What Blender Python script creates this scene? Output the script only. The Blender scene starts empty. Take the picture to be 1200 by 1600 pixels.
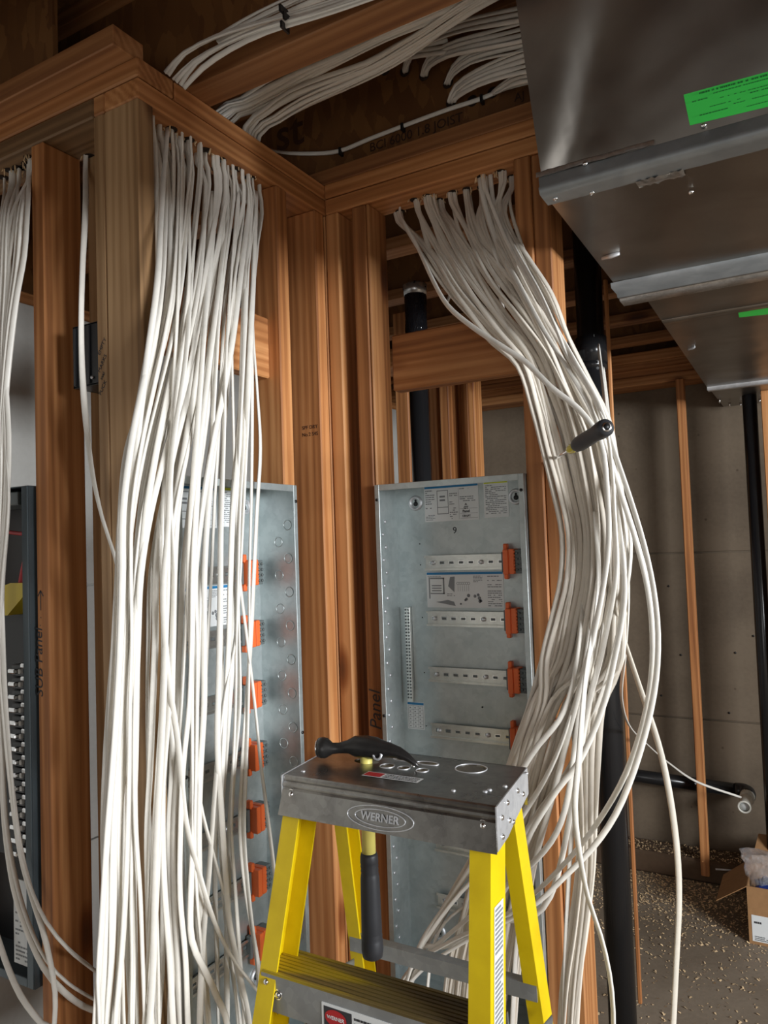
import bpy, bmesh, math, random
from mathutils import Vector, Matrix
random.seed(11)
SC = bpy.context.scene
COL = SC.collection
R = math.radians
# ------------------------------------------------------------------ camera
FPX, YAW, PIT, ROLL = 1188.5, R(29.878), R(2.588), R(-1.962)
EYE = Vector((0, 0, 1.57))
Fv = Vector((-math.sin(YAW)*math.cos(PIT), math.cos(YAW)*math.cos(PIT), math.sin(PIT)))
R0 = Vector((math.cos(YAW), math.sin(YAW), 0)); U0 = R0.cross(Fv)
Rv = R0*math.cos(ROLL)+U0*math.sin(ROLL); Uv = -R0*math.sin(ROLL)+U0*math.cos(ROLL)
cd = bpy.data.cameras.new('camera'); cam = bpy.data.objects.new('camera', cd); COL.objects.link(cam)
cd.sensor_fit = 'VERTICAL'; cd.sensor_height = 36; cd.lens = 36*FPX/1600; cd.clip_start = .02
M = Matrix((Rv, Uv, -Fv)).transposed().to_4x4(); M.translation = EYE
cam.matrix_world = M
SC.camera = cam
# ------------------------------------------------------------------ world, lights, exposure
w = bpy.data.worlds.new('world'); SC.world = w; w.use_nodes = True
w.node_tree.nodes['Background'].inputs[0].default_value = (.75, .86, 1, 1)
w.node_tree.nodes['Background'].inputs[1].default_value = .3
def area(name, loc, target, sx, sy, energy, color):
    d = bpy.data.lights.new(name, 'AREA'); d.shape = 'RECTANGLE'; d.size = sx; d.size_y = sy; d.energy = energy; d.color = color
    o = bpy.data.objects.new(name, d); COL.objects.link(o); o.location = loc
    o.rotation_euler = (Vector(target)-Vector(loc)).to_track_quat('-Z', 'Y').to_euler(); return o
area('daylight_window', (3.25, .35, 1.82), (-.2, .9, 1.30), 1.7, .72, 215, (.93, .97, 1))
area('daylight_doorway', (.9, -2.7, .95), (-.6, 1, 1.15), 1.6, 1.5, 13, (1, .97, .93))
SC.view_settings.view_transform = 'Standard'; SC.view_settings.look = 'None'
SC.view_settings.exposure = 0.32; SC.view_settings.gamma = 1; SC.view_settings.use_curve_mapping = False

# pixel of the photograph -> point on a world plane (used to place things where they stand)
def at(u, v, X=None, Y=None, Z=None):
    d = Fv*FPX+Rv*(u-600)-Uv*(v-800)
    s = (X-EYE.x)/d.x if X is not None else (Y-EYE.y)/d.y if Y is not None else (Z-EYE.z)/d.z
    return EYE+d*s
# ------------------------------------------------------------------ materials
MT = {}
def nodes(name):
    m = bpy.data.materials.new(name); m.use_nodes = True; t = m.node_tree
    return m, t, t.nodes, t.links, t.nodes['Principled BSDF']
def ramp(n, l, src, stops):
    r = n.new('ShaderNodeValToRGB'); cr = r.color_ramp
    while len(cr.elements) < len(stops): cr.elements.new(.5)
    for e, (p, c) in zip(cr.elements, stops): e.position = p; e.color = (*c, 1) if len(c) == 3 else c
    l.new(src, r.inputs[0]); return r
def noise(n, l, vec, scale, detail=4, dist=0, rough=.55):
    k = n.new('ShaderNodeTexNoise'); k.inputs['Scale'].default_value = scale; k.inputs['Detail'].default_value = detail
    k.inputs['Distortion'].default_value = dist; k.inputs['Roughness'].default_value = rough
    if vec is not None: l.new(vec, k.inputs['Vector'])
    return k
def bump(n, l, b, src, strength, dist=.002):
    k = n.new('ShaderNodeBump'); k.inputs['Strength'].default_value = strength; k.inputs['Distance'].default_value = dist
    l.new(src, k.inputs['Height']); l.new(k.outputs[0], b.inputs['Normal'])
def mapping(n, l, scale=(1, 1, 1), rnd=True, coord='Object'):
    tc = n.new('ShaderNodeTexCoord'); mp = n.new('ShaderNodeMapping'); mp.inputs['Scale'].default_value = scale
    l.new(tc.outputs[coord], mp.inputs['Vector'])
    if rnd:
        oi = n.new('ShaderNodeObjectInfo'); mu = n.new('ShaderNodeMath'); mu.operation = 'MULTIPLY'; mu.inputs[1].default_value = 37.
        l.new(oi.outputs['Random'], mu.inputs[0]); l.new(mu.outputs[0], mp.inputs['Location'])
        return mp.outputs[0], oi
    return mp.outputs[0], None
def flat(name, col, rough=.5, metal=0, spec=None, var=0):
    m, t, n, l, b = nodes(name)
    b.inputs['Base Color'].default_value = (*col, 1); b.inputs['Roughness'].default_value = rough; b.inputs['Metallic'].default_value = metal
    if var:
        v, _ = mapping(n, l); k = noise(n, l, v, 40, 3)
        r = ramp(n, l, k.outputs[0], [(.3, tuple(c*(1-var) for c in col)), (.7, tuple(min(1, c*(1+var)) for c in col))])
        l.new(r.outputs[0], b.inputs['Base Color'])
    MT[name] = m; return m
def wood(name, axis, dark, mid, light, rough=.62):
    m, t, n, l, b = nodes(name)
    sc = [9, 9, 9]; sc[axis] = .42
    v, oi = mapping(n, l, tuple(sc))
    big = noise(n, l, v, 1.1, 4, .8)
    # growth rings
    wv = n.new('ShaderNodeTexWave'); wv.wave_type = 'RINGS'; wv.rings_direction = 'XYZ'[axis]
    wv.inputs['Scale'].default_value = 2.2; wv.inputs['Distortion'].default_value = 9; wv.inputs['Detail'].default_value = 3; wv.inputs['Detail Scale'].default_value = .7
    l.new(v, wv.inputs['Vector'])
    sf = [200, 200, 200]; sf[axis] = 5
    v2, _ = mapping(n, l, tuple(sf)); fine = noise(n, l, v2, 1, 3)
    a = n.new('ShaderNodeMath'); a.operation = 'MULTIPLY_ADD'; a.inputs[1].default_value = .17; l.new(wv.outputs['Fac'], a.inputs[0]); l.new(big.outputs[0], a.inputs[2])
    a2 = n.new('ShaderNodeMath'); a2.operation = 'MULTIPLY_ADD'; a2.inputs[1].default_value = .26; l.new(fine.outputs[0], a2.inputs[0]); l.new(a.outputs[0], a2.inputs[2])
    r = ramp(n, l, a2.outputs[0], [(.45, dark), (.70, mid), (.95, light)])
    # knots
    sk = [9, 9, 9]; sk[axis] = 3.2
    v3, _ = mapping(n, l, tuple(sk)); vo = n.new('ShaderNodeTexVoronoi'); vo.inputs['Scale'].default_value = .75; l.new(v3, vo.inputs['Vector'])
    kr = ramp(n, l, vo.outputs['Distance'], [(.05, (.16, .08, .035)), (.10, (.42, .26, .15)), (.17, (1, 1, 1))])
    mx = n.new('ShaderNodeMix'); mx.data_type = 'RGBA'; mx.blend_type = 'MULTIPLY'; mx.inputs[0].default_value = .85
    l.new(r.outputs[0], mx.inputs[6]); l.new(kr.outputs[0], mx.inputs[7])
    # board-to-board tone
    hs = n.new('ShaderNodeHueSaturation'); mr = n.new('ShaderNodeMapRange'); mr.inputs['To Min'].default_value = .82; mr.inputs['To Max'].default_value = 1.16
    l.new(oi.outputs['Random'], mr.inputs['Value']); l.new(mr.outputs[0], hs.inputs['Value']); l.new(mx.outputs[2], hs.inputs['Color'])
    l.new(hs.outputs[0], b.inputs['Base Color'])
    b.inputs['Roughness'].default_value = rough
    bump(n, l, b, a2.outputs[0], .35, .0012)
    MT[name] = m
FIR = ((.20, .066, .017), (.41, .162, .050), (.60, .285, .108))
for i, a in enumerate('xyz'): wood('fir_'+a, i, *FIR)
TAN = ((.16, .085, .035), (.30, .17, .075), (.42, .26, .13))
wood('tan_z', 2, *TAN); wood('tan_x', 0, *TAN)
LVL = ((.17, .06, .02), (.30, .125, .042), (.42, .20, .08))
wood('flange_x', 0, *LVL)
def osb(name, scale=1):
    m, t, n, l, b = nodes(name)
    v, oi = mapping(n, l, (60*scale, 60*scale, 24*scale))
    vo = n.new('ShaderNodeTexVoronoi'); vo.inputs['Scale'].default_value = 1.; vo.inputs['Randomness'].default_value = 1
    k = noise(n, l, v, .8, 4, 1.5); mixv = n.new('ShaderNodeMix'); mixv.data_type = 'VECTOR'; mixv.inputs[0].default_value = .35
    l.new(v, mixv.inputs[4]); l.new(k.outputs['Color'], mixv.inputs[5]); l.new(mixv.outputs[1], vo.inputs['Vector'])
    se = n.new('ShaderNodeSeparateColor'); l.new(vo.outputs['Color'], se.inputs[0])
    r = ramp(n, l, se.outputs[0], [(.0, (.125, .048, .012)), (.6, (.165, .068, .017)), (1, (.215, .095, .026))])
    l.new(r.outputs[0], b.inputs['Base Color']); b.inputs['Roughness'].default_value = .7
    bump(n, l, b, vo.outputs['Distance'], .3, .001); MT[name] = m
osb('osb')
def concrete(name, c1, c2, rough=.85, stain=True):
    m, t, n, l, b = nodes(name)
    v, _ = mapping(n, l, (1, 1, 1), False, 'Object')
    k = noise(n, l, v, 2.2, 6, .4); k2 = noise(n, l, v, 60, 4)
    v3, _ = mapping(n, l, (5, 5, .25), False); k3 = noise(n, l, v3, 1.2, 3)
    a = n.new('ShaderNodeMath'); a.operation = 'MULTIPLY_ADD'; a.inputs[1].default_value = .25; l.new(k2.outputs[0], a.inputs[0]); l.new(k.outputs[0], a.inputs[2])
    a2 = n.new('ShaderNodeMath'); a2.operation = 'MULTIPLY_ADD'; a2.inputs[1].default_value = .45 if stain else 0; l.new(k3.outputs[0], a2.inputs[0]); l.new(a.outputs[0], a2.inputs[2])
    r = ramp(n, l, a2.outputs[0], [(.45, c1), (1.0, c2)])
    vo = n.new('ShaderNodeTexVoronoi'); vo.inputs['Scale'].default_value = 9; l.new(v, vo.inputs['Vector'])
    kr = ramp(n, l, vo.outputs['Distance'], [(.035, (.35, .3, .26)), (.07, (1, 1, 1))])
    mx = n.new('ShaderNodeMix'); mx.data_type = 'RGBA'; mx.blend_type = 'MULTIPLY'; mx.inputs[0].default_value = .7
    l.new(r.outputs[0], mx.inputs[6]); l.new(kr.outputs[0], mx.inputs[7]); l.new(mx.outputs[2], b.inputs['Base Color'])
    b.inputs['Roughness'].default_value = rough; bump(n, l, b, k2.outputs[0], .25, .002); MT[name] = m
concrete('concrete', (.065, .045, .029), (.165, .124, .084))
concrete('concrete_pale', (.42, .41, .38), (.58, .57, .54))
concrete('dirt', (.06, .035, .02), (.15, .095, .055), .95, False)
concrete('floor_concrete', (.17, .13, .09), (.33, .27, .205), .8, False)
def metal(name, c1, c2, rough, met=.9, scale=14, bumpy=.1, bd=.004, r2=None, sp=.22):
    m, t, n, l, b = nodes(name)
    v, _ = mapping(n, l, (1, 1, 1)); k = noise(n, l, v, scale, 4, .6)
    vo = n.new('ShaderNodeTexVoronoi'); vo.inputs['Scale'].default_value = scale*5; l.new(v, vo.inputs['Vector'])
    se = n.new('ShaderNodeSeparateColor'); l.new(vo.outputs['Color'], se.inputs[0])
    a = n.new('ShaderNodeMath'); a.operation = 'MULTIPLY_ADD'; a.inputs[1].default_value = sp; l.new(se.outputs[0], a.inputs[0]); l.new(k.outputs[0], a.inputs[2])
    r = ramp(n, l, a.outputs[0], [(.35, c1), (.8, c2)]); l.new(r.outputs[0], b.inputs['Base Color'])
    b.inputs['Metallic'].default_value = met
    mr = n.new('ShaderNodeMapRange'); mr.inputs['To Min'].default_value = rough; mr.inputs['To Max'].default_value = r2 or rough*1.4
    l.new(k.outputs[0], mr.inputs['Value']); l.new(mr.outputs[0], b.inputs['Roughness'])
    if bumpy:
        kb = noise(n, l, v, 3.0, 2, .3); bump(n, l, b, kb.outputs[0], bumpy, bd)
    MT[name] = m
metal('duct_steel', (.29, .27, .245), (.40, .375, .34), .28, 1, 5, .45, .03, sp=.04)
metal('panel_steel', (.43, .48, .485), (.55, .60, .60), .36, .75, 18, 0)
metal('rail_steel', (.62, .63, .60), (.75, .76, .73), .25, .95, 20, 0)
metal('cap_steel', (.22, .21, .20), (.34, .33, .31), .24, .95, 20, .15, .003)
metal('bracket_steel', (.55, .56, .58), (.72, .73, .75), .38, .7, 20, 0)
metal('foil', (.45, .46, .46), (.72, .73, .73), .28, .9, 30, 1.0, .012)
metal('tape', (.24, .26, .27), (.36, .38, .39), .42, .5, 12, .5, .006, sp=.05)
metal('chrome', (.7, .7, .7), (.85, .85, .85), .15, 1, 20, 0)
metal('step_metal', (.26, .27, .27), (.36, .37, .37), .4, .6, 12, 0)
flat('cable', (.78, .745, .68), .38, var=.05)
flat('cable_warm', (.70, .64, .555), .38, var=.05)
flat('cable_dull', (.60, .55, .47), .45, var=.05)
flat('black_pipe', (.012, .012, .013), .22)
flat('black', (.008, .008, .009), .45)
flat('black_plastic', (.02, .02, .022), .35)
flat('grip', (.022, .023, .027), .5)
flat('hammer_steel', (.035, .033, .032), .33, .6, var=.2)
flat('orange', (.80, .15, .035), .4)
flat('terminal_grey', (.12, .14, .14), .5)
flat('white_paper', (.74, .76, .76), .6)
flat('ink', (.03, .03, .035), .6)
flat('ink_grey', (.22, .23, .24), .6)
flat('ink_brown', (.035, .014, .006), .7)
flat('stain_brown', (.065, .022, .008), .8)
flat('blue_band', (.015, .19, .42), .5)
flat('yellow_band', (.62, .68, .02), .5)
flat('red', (.45, .015, .02), .5)
flat('green_sticker', (.06, .88, .12), .55)
flat('green_ink', (.01, .22, .04), .6)
flat('handle_yellow', (.72, .62, .16), .45)
flat('amber', (.62, .50, .01), .2)
flat('subpanel_grey', (.085, .11, .125), .42, .2)
flat('breaker_white', (.70, .68, .64), .4)
flat('yellow_block', (.62, .46, .02), .45)
flat('pvc', (.62, .60, .53), .4)
flat('cardboard', (.34, .18, .075), .8, var=.08)
flat('bag_blue', (.012, .03, .16), .25)
flat('clear_plastic', (.55, .57, .6), .15)
flat('chip', (.72, .52, .30), .7, var=.2)
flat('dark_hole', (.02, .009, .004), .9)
def yellow():
    m, t, n, l, b = nodes('fiberglass')
    v, _ = mapping(n, l, (1, 1, 1)); k = noise(n, l, v, 18, 4)
    r = ramp(n, l, k.outputs[0], [(.25, (.60, .42, .0)), (.6, (.70, .51, .002))]); l.new(r.outputs[0], b.inputs['Base Color'])
    b.inputs['Roughness'].default_value = .38; MT['fiberglass'] = m
    m, t, n, l, b = nodes('worn_step')
    v, _ = mapping(n, l, (3, 40, 40)); k = noise(n, l, v, 1, 5)
    v2, _ = mapping(n, l, (1, 1, 1), False); g = n.new('ShaderNodeSeparateXYZ'); l.new(v2, g.inputs[0])
    # dried yellow paint, thick at the left end of the step and worn away to dark metal to the right
    a = n.new('ShaderNodeMath'); a.operation = 'MULTIPLY_ADD'; a.inputs[1].default_value = -1.6; a.inputs[2].default_value = .27
    l.new(g.outputs[0], a.inputs[0]); a2 = n.new('ShaderNodeMath'); a2.operation = 'ADD'; l.new(a.outputs[0], a2.inputs[0]); l.new(k.outputs[0], a2.inputs[1])
    r = ramp(n, l, a2.outputs[0], [(.42, (.10, .07, .035)), (.85, (.21, .15, .045)), (1.1, (.46, .34, .02))])
    l.new(r.outputs[0], b.inputs['Base Color']); b.inputs['Roughness'].default_value = .45; b.inputs['Metallic'].default_value = .35; MT['worn_step'] = m
yellow()
def plasticwrap():
    m, t, n, l, b = nodes('plastic_film')
    b.inputs['Base Color'].default_value = (.9, .92, .95, 1); b.inputs['Roughness'].default_value = .12
    b.inputs['Transmission Weight'].default_value = .85; b.inputs['IOR'].default_value = 1.15
    v, _ = mapping(n, l, (1, 1, 1)); k = noise(n, l, v, 30, 4, 2); bump(n, l, b, k.outputs[0], 1, .01); MT['plastic_film'] = m
plasticwrap()
# ------------------------------------------------------------------ mesh tools
class MB:
    def __init__(s): s.v = []; s.f = []; s.sm = []
    def add(s, vs, fs, smooth=False):
        o = len(s.v); s.v += [tuple(p) for p in vs]; s.f += [tuple(i+o for i in f) for f in fs]; s.sm += [smooth]*len(fs); return s
    def box(s, x0, x1, y0, y1, z0, z1, b=0, M=None):
        if b <= 0:
            vs = [Vector((x, y, z)) for x in (x0, x1) for y in (y0, y1) for z in (z0, z1)]
            fs = [(0, 1, 3, 2), (4, 6, 7, 5), (0, 4, 5, 1), (2, 3, 7, 6), (0, 2, 6, 4), (1, 5, 7, 3)]
        else:
            bm = bmesh.new(); bmesh.ops.create_cube(bm, size=1)
            for q in bm.verts: q.co = Vector(((x0+x1)/2+q.co.x*(x1-x0), (y0+y1)/2+q.co.y*(y1-y0), (z0+z1)/2+q.co.z*(z1-z0)))
            bmesh.ops.bevel(bm, geom=bm.edges[:], offset=b, segments=1, affect='EDGES')
            bm.verts.index_update(); vs = [q.co.copy() for q in bm.verts]; fs = [[q.index for q in f.verts] for f in bm.faces]; bm.free()
        if M is not None: vs = [M @ q for q in vs]
        return s.add(vs, fs)
    def quad(s, a, b, c, d): return s.add([a, b, c, d], [(0, 1, 2, 3)])
    def prism(s, pts, d, M=None):      # pts: 2-D list in XZ plane, extruded along Y from d0 to d1
        n = len(pts); vs = [Vector((x, d[0], z)) for x, z in pts]+[Vector((x, d[1], z)) for x, z in pts]
        if M is not None: vs = [M @ q for q in vs]
        return s.add(vs, [tuple(range(n))[::-1], tuple(range(n, 2*n))]+[(i, (i+1) % n, n+(i+1) % n, n+i) for i in range(n)])
    def tube(s, pts, rad, seg=10, cap=True, flat=1.0, twist=None, upv=None):
        pts = [Vector(p) for p in pts]; n = len(pts)
        if not hasattr(rad, '__len__'): rad = [rad]*n
        t0 = (pts[1]-pts[0]).normalized()
        up = Vector(upv) if upv is not None else (Vector((0, 0, 1)) if abs(t0.z) < .9 else Vector((1, 0, 0)))
        nx = (up-t0*up.dot(t0)).normalized(); vs = []; fs = []
        for i in range(n):
            t = (pts[min(i+1, n-1)]-pts[max(i-1, 0)]).normalized()
            nx = (nx-t*nx.dot(t)).normalized(); ny = t.cross(nx)
            tw = twist[i] if twist else 0
            a = nx*math.cos(tw)+ny*math.sin(tw); b = -nx*math.sin(tw)+ny*math.cos(tw)
            for k in range(seg):
                q = 2*math.pi*k/seg; vs.append(pts[i]+a*(math.cos(q)*rad[i])+b*(math.sin(q)*rad[i]*flat))
        for i in range(n-1):
            for k in range(seg): fs.append((i*seg+k, i*seg+(k+1) % seg, (i+1)*seg+(k+1) % seg, (i+1)*seg+k))
        if cap: fs.append(tuple(range(seg))[::-1]); fs.append(tuple(range((n-1)*seg, n*seg)))
        return s.add(vs, fs, True)
    def disc(s, c, nrm, r, h, seg=14, r2=None):
        c = Vector(c); nrm = Vector(nrm).normalized(); return s.tube([c, c+nrm*h], [r, r2 or r], seg)
    def ring(s, c, nrm, r, w, h, seg=20):
        c = Vector(c); nrm = Vector(nrm).normalized(); a = nrm.orthogonal().normalized(); b = nrm.cross(a); vs = []
        for k in range(seg):
            q = 2*math.pi*k/seg; d = a*math.cos(q)+b*math.sin(q)
            vs += [c+d*(r-w), c+d*(r-w*.5)+nrm*h, c+d*(r+w*.5)+nrm*h, c+d*(r+w)]
        fs = []
        for k in range(seg):
            j = (k+1) % seg
            for e in range(3): fs.append((k*4+e, j*4+e, j*4+e+1, k*4+e+1))
        return s.add(vs, fs, True)
    def build(s, name, mat, parent=None, loc=None, rot=None, label=None, cat=None, group=None, kind=None):
        me = bpy.data.meshes.new(name); me.from_pydata(s.v, [], s.f); me.update()
        for p, q in zip(me.polygons, s.sm): p.use_smooth = q
        bm = bmesh.new(); bm.from_mesh(me); bmesh.ops.recalc_face_normals(bm, faces=bm.faces); bm.to_mesh(me); bm.free()
        return mkobj(name, me, mat, parent, loc, rot, label, cat, group, kind)
def mkobj(name, me, mat, parent=None, loc=None, rot=None, label=None, cat=None, group=None, kind=None):
    if mat and not me.materials: me.materials.append(MT[mat])
    o = bpy.data.objects.new(name, me); COL.objects.link(o)
    if parent is not None: o.parent = parent
    if loc is not None: o.location = loc
    if rot is not None: o.rotation_euler = rot
    tag(o, label, cat, group, kind); return o
def tag(o, label=None, cat=None, group=None, kind=None):
    for k, v in (('label', label), ('category', cat), ('group', group), ('kind', kind)):
        if v: o[k] = v
    return o
def empty(name, loc=(0, 0, 0), rz=0, **k):
    o = bpy.data.objects.new(name, None); COL.objects.link(o); o.location = loc; o.rotation_euler = (0, 0, rz); o.empty_display_size = .05; return tag(o, **k)
def text_mesh(body, size, extrude=.0002, shear=0, bold=0):
    c = bpy.data.curves.new('text', 'FONT'); c.body = body; c.size = size; c.extrude = extrude; c.shear = shear; c.offset = bold
    c.align_x = 'CENTER'; c.align_y = 'CENTER'; c.resolution_u = 3
    o = bpy.data.objects.new('text', c); COL.objects.link(o); bpy.context.view_layer.update()
    me = bpy.data.meshes.new_from_object(o.evaluated_get(bpy.context.evaluated_depsgraph_get()))
    bpy.data.objects.remove(o); bpy.data.curves.remove(c); me.materials.clear(); return me
def text(name, body, size, mat, parent, origin, xd, yd, **k):   # xd: reading direction, yd: letter-up direction, both in the parent's space
    me = text_mesh(body, size, **k); xd = Vector(xd).normalized(); yd = Vector(yd).normalized(); zd = xd.cross(yd)
    Mx = Matrix((xd, yd, zd)).transposed().to_4x4(); Mx.translation = Vector(origin); me.transform(Mx)
    return mkobj(name, me, mat, parent)
_mcache = {}
def board(name, x0, x1, y0, y1, z0, z1, mat, parent, b=.003, tilt=(0, 0, 0), **k):
    dims = (round(x1-x0, 4), round(y1-y0, 4), round(z1-z0, 4), mat)
    if dims not in _mcache:
        m = MB().box(-dims[0]/2, dims[0]/2, -dims[1]/2, dims[1]/2, -dims[2]/2, dims[2]/2, b)
        me = bpy.data.meshes.new(name); me.from_pydata(m.v, [], m.f); me.materials.append(MT[mat]); _mcache[dims] = me
    return mkobj(name, _mcache[dims], None, parent, ((x0+x1)/2, (y0+y1)/2, (z0+z1)/2), tuple(R(a) for a in tilt), **k)
def smoothpath(P, step=.02):
    P = [Vector(p) for p in P]; P = [P[0]*2-P[1]]+P+[P[-1]*2-P[-2]]; out = []
    for i in range(1, len(P)-2):
        a, b, c, d = P[i-1:i+3]; n = max(2, int((c-b).length/step))
        for k in range(n):
            t = k/n; out.append(.5*((2*b)+(c-a)*t+(2*a-5*b+4*c-d)*t*t+(3*b-a-3*c+d)*t**3))
    out.append(P[-2]); return out


_T = 'first second third fourth fifth sixth seventh eighth ninth tenth eleventh twelfth thirteenth fourteenth fifteenth sixteenth seventeenth eighteenth nineteenth'.split()
_D = {2: 'twent', 3: 'thirt', 4: 'fort', 5: 'fift', 6: 'sixt'}
def nth(k): return _T[k-1] if k < 20 else (_D[k//10]+'ieth' if k % 10 == 0 else _D[k//10]+'y-'+_T[k % 10-1])
def px_u(p):
    d = Vector(p)-EYE; return 600+FPX*d.dot(Rv)/d.dot(Fv)
def relabel(items, fmt):      # items: (position across the picture, object)
    for k, (_, o) in enumerate(sorted(items, key=lambda q: q[0])): o['label'] = fmt.format(nth(k+1))
# ================================================================== STRUCTURE
XL, YB, YC = -1.02, 1.5325, .943
ZP = 2.389                      # underside of the top plates
T = .089
fl = MB().box(-3.2, 3.4, -3.1, 4.1, -.1, 0).build('floor', 'floor_concrete', kind='structure')
# far concrete wall with recessed form joints and tie holes
wf = empty('wall_far', (0, 3.9, 0), kind='structure')
ys = [0, .70, 1.49, 2.30]
for a, b in zip(ys[:-1], ys[1:]):
    for x0, x1 in ((-3.0, -1.8), (-1.797, -.9), (-.897, .0), (.003, .9), (.903, 3.2)):
        MB().box(x0, x1, random.uniform(-.004, .001), .15, a+.004, b-.004, .001).build('concrete_panel', 'concrete', wf)
MB().box(-3.1, 3.3, .012, .2, 0, 2.33).build('wall_core', 'concrete', wf)
ties = MB()
for zz in (.7, 1.49):
    for xx in [-2.6+.41*i for i in range(14)]: ties.box(xx-.012, xx+.012, -.008, .02, zz-.004, zz+.004)
for xx, zz in ((-.72, 1.2), (-.55, .9), (-.62, 1.0), (-.38, 1.02), (-.42, .74), (-.72, .8), (-1.3, 2.12), (-1.2, 2.12), (-.30, 1.1), (-.66, 1.33)): ties.disc((xx, -.003, zz), (0, -1, 0), .005, .002, 8)
ties.build('form_tie', 'black', wf, kind='stuff')
ft = MB().box(-3, 3.2, 3.74, 3.9, 0, .10, .01).build('trim_1', 'dirt', kind='structure')
wl = empty('wall_far_left', (-2.02, 0, 0), kind='structure')
for z0, z1 in ((0, .69), (.69, 1.48), (1.48, 2.33)):
    for y0, y1 in ((-3, -.6), (-.597, 1.2), (1.203, 2.6), (2.603, 4)):
        MB().box(-.15, random.uniform(-.001, .003), y0, y1, z0+.002, z1-.002, .002).build('concrete_panel', 'concrete_pale', wl)
MB().box(-.2, -.012, -3, 4, 0, 2.33).build('wall_core', 'concrete_pale', wl)
board('sill_plate', -.15, -.01, -3, 4, 2.33, 2.368, 'fir_y', wl)
board('rim_board', -.13, -.09, -3, 4, 2.368, 2.79, 'osb', wl)
# walls outside the frame that close the room; daylight enters through their openings
wr = empty('wall_right', (3.3, 0, 0), kind='structure')
for b_ in ((0, .12, -3, 4, 0, 1.42), (0, .12, -3, 4, 2.22, 2.8), (0, .12, -3, -.55, 1.42, 2.22), (0, .12, 1.25, 4, 1.42, 2.22)):
    MB().box(*b_).build('wall_section', 'concrete', wr)
wb = empty('wall_rear', (0, -2.9, 0), kind='structure')
for b_ in ((-3, 0, -.12, 0, 0, 2.8), (1.8, 3.4, -.12, 0, 0, 2.8), (0, 1.8, -.12, 0, 2.2, 2.8)):
    MB().box(*b_).build('wall_section', 'concrete', wb)
# ---- ceiling: subfloor, I-joists with flanges and OSB webs
ce = empty('ceiling', (0, 0, 2.767), kind='structure')
for i, y0 in enumerate((-3, -1.78, -.56, .66, 1.88, 3.1)):
    for x0, x1 in ((-3, -.56), (-.557, 3.3)):
        MB().box(x0, x1, y0, y0+1.217, 0, .018).build('subfloor_sheet', 'osb', ce)
def joist(yc, x0, x1, far=False):
    j = empty('floor_joist', ((x0+x1)/2, yc, 0)); j.parent = ce; j.location = ((x0+x1)/2, yc, -.302); h = (x1-x0)/2
    me = MB().box(-h, h, -.035, .035, 0, .038, .002)
    me.build('flange', 'flange_x', j); MB().box(-h, h, -.035, .035, .264, .302, .002).build('flange', 'flange_x', j)
    MB().box(-h, h, -.0055, .0055, .036, .266).build('web', 'osb', j); return j
J1 = joist(1.100, -2.0, 3.2)
J0 = joist(.934, -3, -1.031)
for c_ in list(J0.children):
    if c_.name.startswith('web'): c_.location.x = -.2
for yy in (.55, .14, -.27, -.68, -1.1, -1.5, -1.9): joist(yy, -3, 3.2)
# joist over the panel wall; holes bored through its web
JB = joist(1.568, -3, 3.2)
for yy in (2.02, 2.43, 2.84, 3.25, 3.62): joist(yy, -3, 3.2)
board('rim_board', -3, 3.2, 3.92, 3.95, -.302, 0, 'osb', ce)
for i, (z0, z1) in enumerate(((2.296, 2.338), (2.338, 2.376), (2.376, 2.41), (2.41, 2.46))):
    board('sill_plate', -3, 3.2, 3.755 if i else 3.74, 3.9, z0-2.767, z1-2.767, 'fir_x', ce)
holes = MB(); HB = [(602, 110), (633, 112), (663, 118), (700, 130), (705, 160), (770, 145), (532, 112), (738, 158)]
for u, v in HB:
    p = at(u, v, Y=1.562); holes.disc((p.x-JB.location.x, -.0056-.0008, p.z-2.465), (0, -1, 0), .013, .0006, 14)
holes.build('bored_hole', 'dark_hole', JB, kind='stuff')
def on_web(u, v): p = at(u, v, Y=1.5615); return Vector((p.x-JB.location.x, -.0066, p.z-2.465))
a_, b_ = on_web(640, 228), on_web(750, 188)
xd = (1, 0, 0)
text('printed_text', 'BCI 6000 1.8 JOIST', .031, 'ink_brown', JB, (at(648, 214, Y=1.5615).x-JB.location.x, -.0070, .070), (1, 0, 0), (0, 0, 1))
text('printed_text', 'AJ', .026, 'ink_brown', JB, (on_web(812, 160).x, -.0070, .072), (1, 0, 0), (0, 0, 1))
text('printed_text', 'st', .125, 'stain_brown', JB, (on_web(452, 208)), (1, 0, 0), (0, 0, 1), bold=.001)

# ---- panel walls (2x4 framing)
def plates(parent, x0, x1, y0, y1, ax, ext=(0, 0)):
    for i in range(2):
        e = ext[i]
        if ax == 'x': board('top_plate', x0+(e if e > 0 else 0), x1+(e if e < 0 else 0), y0, y1, ZP+.038*i+.0006*i, ZP+.038*(i+1), 'fir_x', parent)
        else: board('top_plate', x0, x1, y0+(e if e > 0 else 0), y1+(e if e < 0 else 0), ZP+.038*i+.0006*i, ZP+.038*(i+1), 'fir_y', parent)
WB = empty('wall_back', kind='structure'); WL = empty('wall_left', kind='structure'); WC = empty('wall_corner_left', kind='structure')
ZB = .038
def stud(parent, x0, x1, y0, y1, mat='fir_z', tilt=(0, 0, 0), z1=ZP):
    return board('stud', x0, x1, y0, y1, ZB, z1-.0005, mat, parent, tilt=tilt)
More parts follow.
